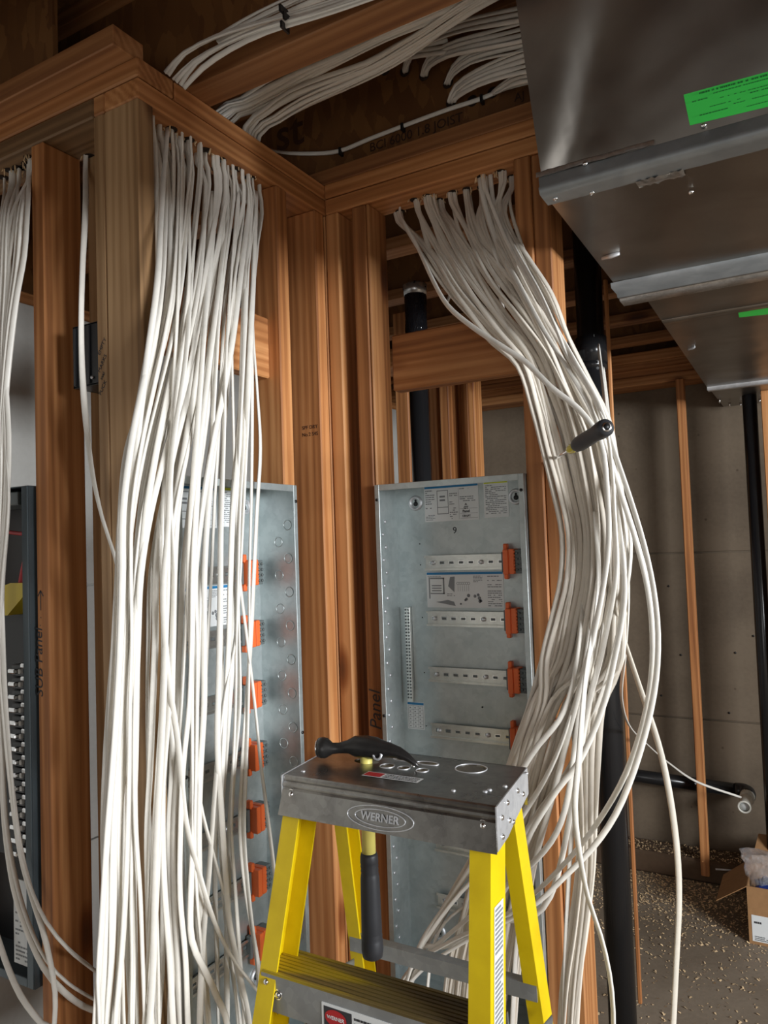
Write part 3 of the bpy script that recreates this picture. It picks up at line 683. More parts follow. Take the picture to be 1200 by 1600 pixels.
# a steel rod lying on the footing
MB().tube([at(1118, 1358, Z=.112), at(1155, 1361, Z=.112)], .004, 8).build('steel_rod', 'bracket_steel', label='short thin metal rod lying on the footing at the far wall', cat='rod')

# ================================================================== CABLES
CW = .0056
def cable(P, name='electrical_cable', mat='cable', label=None, group=None, w=CW, fl_=.52, tw0=None, step=.022, cat='cable', seed=None):
    rnd = random.Random(seed if seed is not None else random.random()); P = list(P); q = P[-1]
    if q.z < .95 and q.y < 1.6 and not (q.x < -1.12 and q.y > .97):      # the free end hangs on down to the floor
        d = (q-P[-2]); sx, sy = max(-.12, min(.12, d.x/max(.05, -d.z)*.5)), max(-.1, min(.1, d.y/max(.05, -d.z)*.4))
        e = .03+rnd.random()*.12; P += [Vector((q.x+sx*.3, q.y+sy*.2-.005, lerp(q.z, e, .4))), Vector((q.x+sx*.4, q.y+sy*.3-.012, e))]
    pts = smoothpath(P, step); n = len(pts)
    a = rnd.uniform(0, 6.28); f1 = rnd.uniform(.8, 2.2); f2 = rnd.uniform(2, 4); base = rnd.uniform(-.5, .5) if tw0 is None else tw0; f1 *= .6; f2 *= .6
    tw = [base+.8*math.sin(a+f1*i/n*6.28)+.3*math.sin(a*2+f2*i/n*6.28) for i in range(n)]
    return MB().tube(pts, w, 8, True, fl_, tw).build(name, mat, label=label, cat=cat, group=group)
def lerp(a, b, t): return a+(b-a)*t
# --- left bundle: stations (v, left u, right u, X depth)
SL = [(300, 247, 408, -1.050), (360, 250, 404, -1.026), (430, 247, 402, -1.005), (520, 236, 398, -.988), (610, 219, 396, -.975), (700, 202, 392, -.968), (800, 190, 386, -.964),
      (900, 186, 384, -.962), (1000, 182, 384, -.962), (1100, 178, 382, -.962), (1200, 174, 378, -.965), (1300, 170, 374, -.968), (1400, 168, 380, -.972), (1500, 164, 392, -.978), (1600, 158, 404, -.985), (1700, 156, 414, -.99)]
G1 = 'white cables of the bundle hanging in front of the panel marked 8'
NL = 42; rnd = random.Random(21)
for i in range(NL):
    t = (i+.5)/NL; hy = .992+(1.33-.992)*t; hx = XL-.018-.045*rnd.random()
    hidx = round(t*13); hy = lerp(hy, 1.0+hidx*.0245+.005*math.sin(i*2.1), .9)
    hx2 = lerp(hx, -1.04, .6); P = [(hx, hy, ZP+.01), (hx, hy, ZP-.02), (hx2, hy+rnd.uniform(-.004, .004), ZP-.07)]
    lay = rnd.uniform(-.022, .03); off = 0; u_t = t**1.75; ph_ = rnd.uniform(0, 6.28); amp = rnd.uniform(3, 13); fr_ = rnd.uniform(.6, 1.9); drift = rnd.gauss(0, .09)
    for k, (v, ul, ur, X) in enumerate(SL):
        if k < 2: continue
        s = k/(len(SL)-1); tt = u_t+drift*math.sin(s*math.pi*.85)*1.4+rnd.gauss(0, .004)
        tt = lerp(t, tt, min(1, s*2.2)); tt = max(-.01, min(1.04, tt)); env = min(1, s*3)*(1 if s < .85 else .8)
        u = lerp(ul, ur, tt)+amp*.7*math.sin(ph_+fr_*s*6.28)*env
        vv = v-(1-tt)*50*max(0, 1-s*6)
        u += 0
        X_ = X+lay*min(1, s*4+.1)
        if k == 0: X_ = lerp(hx, X_, .45)
        P.append(at(u, vv, X=X_))
    if i == 0: LB = []
    o_ = cable(P, group=G1, tw0=1.2+rnd.uniform(-.9, .9), seed=i)
    LB.append((px_u(P[2]), o_))
relabel(LB, 'white cable before panel 8, {} from the left where they leave the wall plate')
def hero(pix, label, X=None, Y=None, head=None, tail=None, grp=None, mat='cable', w=CW, seed=1, tw0=None):
    P = list(head or [])
    for q in pix:
        u, v = q[:2]; d = q[2] if len(q) > 2 else (X if X is not None else Y)
        P.append(at(u, v, X=d) if X is not None else at(u, v, Y=d))
    P += list(tail or []); return cable(P, label=label, mat=mat, w=w, seed=seed, group=grp, tw0=tw0)
hero([(394, 300, -1.05), (386, 420, -1.0), (380, 560), (374, 700), (370, 830), (374, 900), (385, 990), (397, 1090), (407, 1190), (416, 1260), (426, 1340), (437, 1440), (446, 1560)], 'white cable crossing over the orange clips of panel 8 and passing behind the ladder', X=-.955, seed=5)
hero([(401, 300, -1.05), (397, 420, -1.0), (390, 560), (384, 700), (378, 830), (373, 930), (366, 1010), (352, 1080), (342, 1160), (334, 1260), (327, 1360), (318, 1460), (312, 1600)], 'white cable bending left below the third orange clip of panel 8', X=-.95, seed=6)
hero([(372, 300, -1.05), (362, 420, -1.0), (353, 560), (349, 700), (345, 830), (344, 950), (342, 1060), (340, 1160), (346, 1270), (352, 1360), (358, 1440), (376, 1530), (392, 1620)], 'straight white cable hanging in front of the number 8', X=-.945, seed=7)
hero([(350, 300, -1.05), (345, 420, -1.0), (338, 560), (330, 700), (322, 830), (312, 930), (309, 1050), (306, 1160), (312, 1250), (332, 1330), (350, 1400), (362, 1480), (378, 1560), (392, 1640)], 'white cable swinging right across the lower rails of panel 8', X=-.952, seed=8)
hero([(330, 300, -1.05), (325, 420, -1.0), (316, 560), (306, 700), (298, 830), (296, 930), (300, 1050), (302, 1160), (303, 1280), (298, 1400), (300, 1470), (322, 1520), (340, 1560), (358, 1620)], 'white cable kinking right near the bottom of the left bundle', X=-.94, seed=9)
hero([(310, 290, -1.05), (300, 420, -1.0), (290, 560), (270, 700), (262, 830), (255, 930), (262, 1050), (278, 1160), (290, 1280), (310, 1360), (335, 1440), (365, 1500), (400, 1545), (440, 1600)], 'white cable sweeping diagonally toward the yellow ladder leg', X=-.935, seed=10)
hero([(262, 200, -1.05), (252, 330, -1.0), (246, 440), (230, 560), (215, 680), (202, 800), (192, 900), (186, 1000), (180, 1100), (172, 1200), (168, 1290), (164, 1370), (157, 1450), (153, 1530), (156, 1620)], 'outermost left white cable of the bundle over the corner post', X=-.95, seed=11)
# single cable down the face of the corner bay
hx_, hy_ = holesC[5]
hero([(134, 320, .955), (129, 420, .925), (127, 520, .912), (131, 620, .905), (143, 730, .90), (160, 810, .90), (178, 865, .905), (192, 930, .915), (200, 1010, .92), (206, 1100, .925), (208, 1200, .925)], 'single white cable looping down beside the black outlet box', Y=.91, head=[(hx_, hy_-.01, ZP+.01), (hx_, hy_-.012, ZP-.03)], seed=12)
# cables in front of the breaker panel
G2 = 'cables hanging in front of the breaker panel'
hC = [(h[0], h[1]) for h in holesC]
def lc(h, pix, label, seed): return hero(pix, label, Y=.905, head=[(hC[h][0]+.004*(seed % 3), hC[h][1], ZP+.01), (hC[h][0]+.004*(seed % 3), hC[h][1], ZP-.03)], seed=seed)
lc(4, [(43, 330), (38, 400), (24, 480), (9, 620), (3, 760), (1, 880), (4, 1000), (9, 1100), (17, 1200), (26, 1300), (44, 1375), (72, 1440), (106, 1482, .93), (132, 1504, .985), (150, 1518, 1.0)], 'white cable curving right from breaker panel to corner post, highest of three', 30)
lc(3, [(36, 330), (28, 420), (14, 520), (4, 640), (-2, 780), (-3, 900), (0, 1050), (4, 1180), (9, 1280), (24, 1370), (44, 1440), (72, 1500), (105, 1535, .93), (132, 1553, .985), (152, 1564, 1.0)], 'white cable curving right from breaker panel to corner post, middle of three', 31)
lc(3, [(31, 330), (22, 420), (10, 520), (0, 640), (-6, 780), (-6, 900), (-4, 1050), (0, 1180), (6, 1290), (20, 1385), (40, 1450), (68, 1512), (100, 1550, .93), (130, 1572, .985), (152, 1580, 1.0)], 'white cable curving right from breaker panel to corner post, lowest of three', 32)
lc(2, [(24, 340), (12, 430), (3, 540), (6, 660), (14, 780), (4, 920), (2, 1040), (8, 1130), (18, 1230), (32, 1330), (50, 1400), (66, 1450), (78, 1500), (86, 1550), (85, 1600), (78, 1660)], 'white cable dropping straight off the left stud to the bottom edge', 33)
for k in range(5):
    o = k*5-8
    lc((0, 1, 1, 2, 4)[k], [(8+o*.8, 340), (2+o, 440), (-4+o, 560), (2+o, 700), (-2+o*.7, 850), (-12, 1000), (-20, 1200), (-26, 1400), (-24, 1600)], 'white cable at the left edge before the breaker panel', 34+k)['group'] = G2; LC = (LC if k else [])+[(px_u(at(8+o*.8, 340, Y=.905)), COL.objects[-1])]
relabel(LC, 'white cable at the left edge before the breaker panel, {} from the left at top')
hero([(-30, 1380), (-8, 1450), (8, 1500), (32, 1555), (66, 1600), (110, 1640)], 'white cable crossing the bottom left corner below the breaker panel', Y=.90, seed=44)

# --- right bundle
SR = [  # left/lower point, right/upper point, Y depth
    ((660, 395), (797, 330), 1.555), ((705, 462), (830, 400), 1.50), ((762, 522), (860, 462), 1.478), ((812, 570), (886, 530), 1.482), ((836, 640), (918, 596), 1.490),
    ((852, 700), (946, 655), 1.492), ((868, 765), (962, 735), 1.485), ((882, 835), (972, 815), 1.465), ((880, 905), (975, 895), 1.45), ((868, 960), (970, 965), 1.44), ((852, 1030), (962, 1045), 1.435)]
TA = [  # tails: fan of paths continuing from the bundle; (u, v) at successive rows, Y depths
    [(1100, 872, 950, 1.43), (1180, 884, 938, 1.42), (1270, 890, 932, 1.42), (1360, 888, 930, 1.42), (1450, 878, 922, 1.42), (1540, 866, 912, 1.42), (1650, 862, 905, 1.42)],
    [(1100, 828, 905, 1.43), (1180, 800, 880, 1.43), (1260, 775, 858, 1.455), (1340, 745, 838, 1.47), (1430, 722, 822, 1.485), (1520, 700, 808, 1.49), (1620, 690, 800, 1.49)],
    [(1100, 836, 890, 1.43), (1180, 812, 850, 1.42), (1260, 762, 820, 1.45), (1340, 712, 770, 1.48), (1420, 672, 720, 1.50), (1500, 632, 662, 1.505), (1580, 612, 640, 1.505)]]
G3 = 'white cables of the bundle bending down before the panel marked 9'
rnd = random.Random(77); NR = 50
srtB = sorted(holesB, key=lambda p: p[0])
for i in range(NR):
    t = (i+.5)/NR; h = srtB[min(len(srtB)-1, int(t*len(srtB)))]
    hx, hy = h[0]+rnd.uniform(-.008, .008), h[1]+rnd.uniform(-.008, .004)
    P = [(hx, hy, ZP+.01), (hx+.002, hy, ZP-.025)]
    lay = rnd.uniform(-.017, .017); drift = rnd.gauss(0, .20); ph_ = rnd.uniform(0, 6.28); f_ = rnd.uniform(.6, 1.6); am = rnd.uniform(.01, .05)
    # cables from the left holes cross over in front to the outside of the bend
    for k, (a, b, Y) in enumerate(SR):
        s = k/(len(SR)-1)
        tt = t+drift*min(1, s*2)+am*math.sin(ph_+f_*s*6.28)
        if k == 0: tt = t+rnd.uniform(-.03, .03)
        tt = max(-.04, min(1.04, tt))
        u, v = lerp(a[0], b[0], tt), lerp(a[1], b[1], tt)
        P.append(at(u, v, Y=Y-lay*min(1, s*3)))
    q = rnd.random(); mode = 0 if t > .62 else (1 if q < .90 else 2)
    if rnd.random() < .2: mode = 1
    t2 = max(.0, min(1, tt*.75+rnd.uniform(-.1, .35))); ph2 = rnd.uniform(0, 6.28)
    for j, (v, a, b, Y) in enumerate(TA[mode]):
        P.append(at(lerp(a, b, t2)+3*math.sin(ph2+j*.9), v+rnd.uniform(-8, 8), Y=Y-lay*.6*(1-j/8)))
    if i == 0: RB = []
    o_ = cable(P, group=G3, mat='cable_warm', tw0=rnd.uniform(-.8, .8), seed=100+i)
    RB.append((px_u(P[1]), o_))
relabel(RB, 'white cable of the right bundle, {} from the left under its top plate')
def hr(pix, label, Y=1.39, **k): return hero(pix, label, Y=Y, **k)
hr([(758, 292, 1.56), (790, 372, 1.52), (828, 440, 1.46), (868, 512, 1.42), (902, 572), (935, 630), (958, 700), (985, 780), (1006, 850), (1021, 920), (1028, 990), (1025, 1060), (1012, 1130), (990, 1205), (962, 1272), (925, 1326), (880, 1372), (840, 1410), (790, 1440, 1.42), (720, 1475, 1.46), (655, 1520, 1.49), (618, 1580, 1.49)], 'outermost white cable of the wide loop to the right of the bundle', head=[(-.61, 1.572, ZP+.01)], seed=201)
hr([(752, 296, 1.56), (776, 376, 1.53), (812, 446, 1.47), (852, 520, 1.43), (890, 580), (922, 636), (948, 700), (974, 782), (996, 852), (1013, 922), (1020, 990), (1018, 1060), (1004, 1134), (978, 1208), (945, 1268), (908, 1320), (866, 1366), (830, 1400), (780, 1436, 1.42), (705, 1470, 1.46), (645, 1510, 1.49), (612, 1570, 1.49)], 'inner white cable of the wide loop to the right of the bundle', Y=1.40, head=[(-.62, 1.575, ZP+.01)], seed=202)
hr([(943, 575, 1.9), (950, 640, 1.7), (958, 720, 1.5), (972, 790, 1.42), (980, 860, 1.42), (982, 940, 1.44), (977, 1020, 1.5), (971, 1090, 1.7), (984, 1135, 2.2), (1010, 1162, 2.7), (1045, 1192, 3.1), (1090, 1222, 3.45), (1158, 1246, 3.62)], 'thin white cable running back to the pipe stub on the far wall', seed=203, w=.0048)
hr([(925, 610, 1.45), (942, 690, 1.43), (956, 800, 1.42), (952, 880, 1.42), (956, 930, 1.43), (972, 990, 1.46), (1000, 1075, 1.5), (1028, 1160, 1.52), (1046, 1240, 1.52), (1058, 1330, 1.52), (1061, 1410, 1.52), (1057, 1500, 1.52), (1052, 1600, 1.52), (1048, 1680, 1.52)], 'long cream cable hanging alone at the right before the floor', seed=204, mat='cable_dull', w=.0060)
hr([(935, 540, 1.95), (942, 600, 1.8), (951, 680, 1.6), (968, 760, 1.45), (986, 850, 1.42), (972, 960, 1.42), (948, 1060, 1.42), (915, 1150, 1.42), (880, 1215, 1.43), (840, 1270, 1.44), (800, 1330, 1.46), (745, 1400, 1.48), (680, 1470, 1.49)], 'white cable coming from behind the black drain pipe and crossing down left', seed=205)
hr([(935, 640, 1.45), (950, 700, 1.43), (960, 770, 1.41), (972, 860), (975, 940), (960, 1030), (940, 1110), (905, 1190), (870, 1235), (830, 1300, 1.42), (812, 1350, 1.45), (770, 1420, 1.48), (720, 1500, 1.49), (700, 1600, 1.49)], 'white cable arcing from the bundle toward the ladder top plate', seed=206)
hr([(905, 1180), (898, 1260), (905, 1330), (918, 1400), (938, 1460), (952, 1520), (958, 1580), (958, 1660)], 'white cable curving right at the bottom over the black drain pipe', Y=1.36, seed=207, head=[at(930, 800, Y=1.43), at(935, 920, Y=1.40), at(915, 1060, Y=1.38)])
hr([(765, 1290, 1.42), (738, 1350, 1.44), (700, 1410, 1.46), (660, 1470, 1.48), (636, 1530, 1.49), (628, 1590, 1.50)], 'white cable slanting down under the ladder top plate, leftmost of them', seed=208, head=[at(905, 780, Y=1.50), at(912, 900, Y=1.47), at(905, 1010, Y=1.41), at(882, 1110, Y=1.405), at(830, 1180, Y=1.40)])
hr([(762, 1350, 1.43), (722, 1392, 1.45), (684, 1440, 1.47), (650, 1495, 1.49), (634, 1550, 1.50)], 'white cable slanting down under the ladder top plate beside the keyhole', seed=209, head=[at(917, 780, Y=1.50), at(924, 900, Y=1.47), at(917, 1010, Y=1.41), at(894, 1110, Y=1.405), at(850, 1220, Y=1.40)])
hr([(760, 1410, 1.44), (725, 1440, 1.46), (690, 1470, 1.48), (660, 1500, 1.49), (636, 1560, 1.50)], 'white cable slanting through the gap between ladder step and top plate', seed=210, head=[at(929, 780, Y=1.50), at(936, 900, Y=1.47), at(929, 1010, Y=1.41), at(906, 1110, Y=1.405), at(870, 1300, Y=1.41)])
hr([(772, 1442, 1.45), (732, 1466, 1.47), (690, 1480, 1.48), (650, 1492, 1.50)], 'near level white cable under the keyhole of panel 9', seed=211, head=[at(941, 780, Y=1.50), at(948, 900, Y=1.47), at(941, 1010, Y=1.41), at(918, 1110, Y=1.405), at(860, 1400, Y=1.42)])
hr([(775, 330, 1.56), (806, 392, 1.50), (842, 455, 1.44), (868, 512, 1.41), (888, 560, 1.40), (915, 600, 1.40), (944, 660, 1.39), (955, 720, 1.39)], 'white cable on the upper outer edge of the bend before the end stud', head=[(-.60, 1.571, ZP+.01), (-.598, 1.57, ZP-.03)], tail=[at(960, 800, Y=1.39), at(962, 900, Y=1.39), at(940, 1020, Y=1.4), at(910, 1140, Y=1.41), at(895, 1280, Y=1.42), at(885, 1450, Y=1.42), at(880, 1640, Y=1.42)], seed=212)
hr([(632, 350, 1.57), (652, 385, 1.55), (675, 435, 1.52), (700, 478, 1.49), (740, 512, 1.46), (790, 545, 1.43), (822, 566, 1.42), (862, 606, 1.40), (905, 640, 1.39), (938, 690, 1.38), (948, 760, 1.38)], 'lowest white cable of the bend, dipping across the wood blocking', head=[(-.845, 1.60, ZP+.01), (-.845, 1.598, ZP-.02)], tail=[at(950, 860, Y=1.38), at(930, 980, Y=1.385), at(900, 1100, Y=1.4), at(870, 1220, Y=1.41), at(840, 1330, Y=1.43), at(810, 1450, Y=1.46), at(800, 1600, Y=1.47)], seed=213)
# --- cables in the ceiling
def bundle(rows, n, label, group, seed, spread=.6, mat='cable', Z=True):
    rnd = random.Random(seed); its = []
    for i in range(n):
        t = (i+.5)/n; P = []; a_ = rnd.uniform(0, 6.28); ly = rnd.uniform(-.006, .006); dr = rnd.gauss(0, .10)
        for k, (ua, va, ub, vb, d) in enumerate(rows):
            tt = t+dr*math.sin(k/(len(rows)-1)*3.1)+.05*math.sin(a_+k)
            u, v = lerp(ua, ub, tt), lerp(va, vb, tt); P.append(at(u, v, Z=d+ly) if Z else at(u, v, Y=d+ly))
        if Z: P = [Vector((P[0].x-.02, P[0].y, 2.40))]+P
        o_ = cable(P, group=group, mat=mat, seed=seed*50+i, w=.0052, step=.03); its.append((px_u(P[2]), o_))
    relabel(its, label)
# origin on top of the left plate, sweeping right under the subfloor
bundle([(330, 172, 366, 196, 2.50), (375, 152, 395, 178, 2.53), (415, 128, 440, 154, 2.55), (470, 102, 490, 122, 2.56), (530, 78, 548, 92, 2.57), (590, 50, 604, 64, 2.58), (660, 22, 672, 36, 2.58), (740, -12, 752, 0, 2.58)], 8, 'white cable rising over the wall plate, {} from the left in the left fan', 'left fan of cables above the wall plate', 3)
bundle([(380, 196, 408, 214, 2.50), (412, 168, 440, 192, 2.53), (452, 142, 485, 165, 2.55), (510, 120, 535, 142, 2.56), (572, 98, 592, 114, 2.57), (615, 72, 640, 88, 2.58), (668, 40, 690, 54, 2.58), (715, 8, 742, 18, 2.58), (770, -25, 790, -10, 2.58)], 9, 'white cable rising over the wall plate, {} from the left in the right fan', 'right fan of cables above the wall plate', 4)
bundle([(256, 112, 290, 140, 1.005), (285, 80, 318, 108, 1.01), (335, 55, 362, 78, 1.02), (400, 34, 420, 52, 1.025), (480, 12, 495, 30, 1.025), (560, -14, 575, 4, 1.025), (660, -50, 675, -32, 1.02), (860, -120, 875, -100, 1.02)], 6, 'white cable curving over the plate corner beside the nearer joist, {} from the left', 'cables over the plate corner', 5, Z=False)
bundle([(335, 58, 345, 70, 1.035), (380, 30, 395, 44, 1.035), (430, 4, 450, 20, 1.035), (500, -26, 520, -8, 1.035), (660, -80, 680, -62, 1.03), (860, -150, 880, -130, 1.03)], 4, 'white cable strapped high in the nearer joist bay, {} from the left', 'strapped cables high in the joist bay', 6, Z=False)
st_ = MB()
for u, v in ((438, 12), (444, 24), (440, 38)):
    p = at(u, v, Y=1.012); st_.box(p.x-.002, p.x+.002, p.y-.002, p.y+.02, p.z-.006, p.z+.006)
st_.build('cable_strap', 'black', label='small black strap across the cables near the top edge', cat='strap')
def webgroup(h, pts, n, seed, label):
    rnd = random.Random(seed); its = []
    for i in range(n):
        o = (i-(n-1)/2); P = [at(h[0]+o*2, h[1], Y=1.575), at(h[0]+o*2, h[1]-2, Y=1.545)]
        for k, (u, v, Y) in enumerate(pts): P.append(at(u+o*1.0, v+o*(4+1.6*k), Y=Y))
        its.append((i, cable(P, group='cables coming out of the joist web', mat='cable', seed=seed*9+i, w=.005, step=.03)))
    relabel(its, label+', {} from the top')
webgroup((602, 110), [(612, 96, 1.53), (640, 84, 1.51), (668, 78, 1.50), (700, 72, 1.49)], 3, 61, 'white cable looping from the leftmost hole in the joist web')
webgroup((633, 112), [(640, 90, 1.53), (665, 64, 1.49), (710, 44, 1.46), (770, 30, 1.43), (860, 14, 1.40)], 3, 62, 'white cable looping from the second hole in the joist web')
webgroup((663, 118), [(670, 98, 1.53), (698, 80, 1.49), (740, 68, 1.46), (800, 54, 1.43), (880, 32, 1.40)], 4, 63, 'white cable looping from the third hole in the joist web')
webgroup((700, 130), [(708, 110, 1.53), (735, 90, 1.49), (780, 76, 1.46), (830, 64, 1.43), (890, 48, 1.40)], 4, 64, 'white cable looping from the fourth hole in the joist web')
webgroup((706, 160), [(714, 142, 1.53), (745, 122, 1.49), (790, 104, 1.46), (830, 92, 1.43), (890, 76, 1.40)], 5, 65, 'white cable looping from the lowest hole in the joist web')
webgroup((772, 147), [(782, 138, 1.53), (800, 126, 1.50), (830, 118, 1.47), (890, 112, 1.43)], 3, 66, 'white cable looping from the rightmost hole in the joist web')
hero([(415, 232, 1.45), (440, 238, 1.53), (485, 240, 1.553), (530, 236, 1.553), (580, 216, 1.553), (640, 193, 1.553), (700, 171, 1.553), (752, 154, 1.553), (790, 138, 1.552), (830, 128, 1.552), (880, 115, 1.552)], 'single white cable stapled along the joist web above the lettering', Y=1.55, seed=70, w=.005)
m = MB()
for u, v in ((531, 236), (628, 198), (752, 154)):
    p = at(u, v, Y=1.548); m.box(p.x-.003, p.x+.003, p.y-.002, p.y+.012, p.z-.009, p.z+.009)
m.build('cable_staple', 'black', label='small dark staples holding the single cable to the joist web', cat='staple', kind='stuff')
# loose cables behind the back wall
for k, (a, b, c_) in enumerate((((690, 330), (720, 400), (700, 470)), ((740, 345), (770, 420), (790, 500)))):
    hero([(a[0], a[1], 1.70), (b[0], b[1], 1.75), (c_[0], c_[1], 1.9)], ('dim white cable behind the back wall near the film wrapped pipe', 'dim white cable behind the back wall near the end stud')[k], Y=1.7, seed=80+k, head=[Vector((at(*a, Y=1.7).x-.03, 1.69, 2.765)), Vector((at(*a, Y=1.7).x-.02, 1.695, 2.6))])

# ================================================================== STEPLADDER
ZC = 1.2
ld = empty('stepladder', (-.603, 1.11, 0), label='yellow fibreglass stepladder with a metal top in front of the panels', cat='ladder')
def L(x, y, z): return Vector((x+.603, y-1.11, z))
def rot2(p, a=R(1.5)): return p
CX0, CX1, CY0, CY1 = -.788, -.418, 1.016, 1.206
# top plate with real holes
bm = bmesh.new()
def loop(pts):
    vs = [bm.verts.new(p) for p in pts]; return [bm.edges.new((vs[i], vs[(i+1) % len(vs)])) for i in range(len(vs))]
E_ = loop([L(CX0, CY0, ZC), L(CX1, CY0, ZC), L(CX1-.024, CY1, ZC), L(CX0-.022, CY1, ZC)])
def ell(cx, cy, rx, ry, n=24): return [L(cx+rx*math.cos(6.2832*k/n), cy+ry*math.sin(6.2832*k/n), ZC) for k in range(n)]
HO = [(-.521, 1.165, .025, .0235), (-.656, 1.123, .011, .011), (-.625, 1.124, .009, .009), (-.590, 1.124, .009, .009), (-.648, 1.168, .019, .008), (-.600, 1.163, .019, .008), (-.703, 1.135, .024, .016)]
for h in HO: E_ += loop(ell(*h))
bmesh.ops.triangle_fill(bm, use_beauty=True, use_dissolve=False, edges=E_)
me = bpy.data.meshes.new('top_plate'); bm.normal_update(); bm.to_mesh(me); bm.free()
tp = mkobj('top_plate', me, 'cap_steel', ld); sm = tp.modifiers.new('thick', 'SOLIDIFY'); sm.thickness = .0022; sm.offset = -1 if me.polygons[0].normal.z > 0 else 1
rm = MB()
for cx, cy, rx, ry in HO[:6]:
    pts = [L(cx+(rx+.0015)*math.cos(6.2832*k/24), cy+(ry+.0015)*math.sin(6.2832*k/24), ZC+.0004) for k in range(25)]; rm.tube(pts, .0010, 6, False)
rm.build('hole_rim', 'bracket_steel', ld, kind='stuff')
rv = MB()
for x, y in ((-.455, 1.065), (-.437, 1.10), (-.43, 1.175), (-.77, 1.04), (-.788, 1.175), (-.452, 1.075), (-.50, 1.05)): rv.disc(L(x, y, ZC), (0, 0, 1), .0042, .002, 12, .003)
rv.build('rivet', 'bracket_steel', ld, kind='stuff')
# front skirt, slightly flared, with the rolled bead
sk = MB(); prof = [(1.016, 1.2), (1.0125, 1.1985), (1.011, 1.195), (1.0125, 1.191), (1.0095, 1.1885), (1.0085, 1.185), (1.0105, 1.181), (1.0085, 1.178), (.999, 1.139), (1.001, 1.139), (1.013, 1.180), (1.0145, 1.194), (1.016, 1.198)]
n = len(prof); vs = [L(x+(0 if z > 1.16 else (.004 if x > -.6 else -.004)), y, z) for x in (CX0-.001, CX1+.001) for y, z in prof]
sk.add(vs, [tuple(range(n))[::-1], tuple(range(n, 2*n))]+[(j, (j+1) % n, n+(j+1) % n, n+j) for j in range(n)]); skirt = sk.build('front_skirt', 'cap_steel', ld)
MB().box(0, .37, -.002, 0, -.06, .0, 0, Matrix.Translation(L(CX0-.022, CY1, ZC))).build('rear_skirt', 'cap_steel', ld)
for sx, dxx in ((CX1, .024), (CX0, .022)):
    e = MB(); o = .0015 if sx == CX1 else -.0015
    a, b = L(sx+o, 1.008, 0), L(sx-dxx+o*1, CY1, 0)
    pr_ = [(0, 1.139), (0, 1.196), (.004, 1.2005), (.99, 1.2005), (1, 1.195), (1, 1.158), (.52, 1.147), (.30, 1.139)]
    vs = [a.lerp(b, t)+Vector((oo, 0, z)) for oo in (0, .002 if sx == CX1 else -.002) for t, z in pr_]; n = len(pr_)
    e.add(vs, [tuple(range(n)), tuple(range(n, 2*n))[::-1]]+[(j, (j+1) % n, n+(j+1) % n, n+j) for j in range(n)])
    ep = e.build('end_plate', 'bracket_steel', ld); rr = MB()
    for t, z in ((.13, 1.178), (.13, 1.151), (.30, 1.188), (.34, 1.160), (.62, 1.186), (.80, 1.17), (.45, 1.150)):
        q = a.lerp(b, t)+Vector((.002 if sx == CX1 else -.002, 0, z)); rr.disc(q, (1 if sx == CX1 else -1, 0, 0), .0048, .0028, 12, .003)
    rr.build('rivet', 'chrome', ep, kind='stuff')
rr = MB()
for x in (-.772, -.436): rr.disc(L(x, 1.0085, 1.172), (0, -1, .2), .0055, .003, 14, .003).ring(L(x, 1.0085, 1.172), (0, -1, .2), .0075, .001, .001, 16)
rr.build('rivet', 'chrome', skirt, kind='stuff')
def fy(z): return 1.0085+(z-1.178)*.0095/.039*1.0
em = MB()
for rx, rz_ in ((.058, .0165), (.044, .0115)):
    em.tube([L(-.602+rx*math.cos(6.2832*k/36), fy(1.160+rz_*math.sin(6.2832*k/36))-.0012, 1.160+rz_*math.sin(6.2832*k/36)) for k in range(37)], .0009, 6, False)
em.build('embossed_oval', 'bracket_steel', skirt, kind='stuff')
text('embossed_lettering', 'WERNER', .0165, 'bracket_steel', skirt, L(-.602, fy(1.16)-.0014, 1.160), (1, 0, 0), (0, .236, .97), extrude=.0006, bold=.0003)
# stickers on top
tl = MB().box(-.677, -.640, 1.045, 1.059, ZC+.0006, ZC+.001).build('x', 'red') if False else None
def lq(x0, x1, y0, y1, z=ZC+.0008): return MB().quad(L(x0, y0, z), L(x1, y0, z), L(x1, y1, z), L(x0, y1, z))
ts = lq(-.668, -.566, 1.060, 1.083).build('top_label', 'white_paper', ld); lq(-.666, -.635, 1.062, 1.081, ZC+.0011).build('red_patch', 'red', ts)
m = MB(); rnd = random.Random(4)
for r_ in range(3):
    x = -.631
    while x < -.570:
        wd = rnd.uniform(.002, .006); y = 1.063+r_*.0065; m.quad(L(x, y, ZC+.0011), L(x+wd*.8, y, ZC+.0011), L(x+wd*.8, y+.0035, ZC+.0011), L(x, y+.0035, ZC+.0011)); x += wd
m.build('printed_text', 'ink', ts)
# rails: C channels, splayed
def channel(top, bot, web_x, fl_w, dep, sgn_open, name='leg'):
    """top/bot: outer front corner points; web_x: +1 web on +X side, -1 on -X side"""
    t = .0032; m = MB(); w_ = web_x
    prof = [(0, 0), (0, dep), (-w_*fl_w, dep), (-w_*fl_w, dep-t), (-w_*t, dep-t), (-w_*t, t), (-w_*fl_w, t), (-w_*fl_w, 0)]
    n = len(prof); vs = [Vector(p)+Vector((a, b, 0)) for p in (top, bot) for a, b in prof]
    m.add(vs, [tuple(range(n)), tuple(range(n, 2*n))[::-1]]+[(j, (j+1) % n, n+(j+1) % n, n+j) for j in range(n)]); return m.build(name, 'fiberglass', ld)
def ray_leg(x, y, z, dx, dy, ln=1.1): return L(x, y, z), L(x+dx*ln, y+dy*ln, z-ln)
z0 = 1.185; zb = .0
def leg(x, y, dx, dy, web, flw, dep): h = z0; return channel(L(x, y, z0), L(x+dx*h, y+dy*h, 0), web, flw, dep, 1)
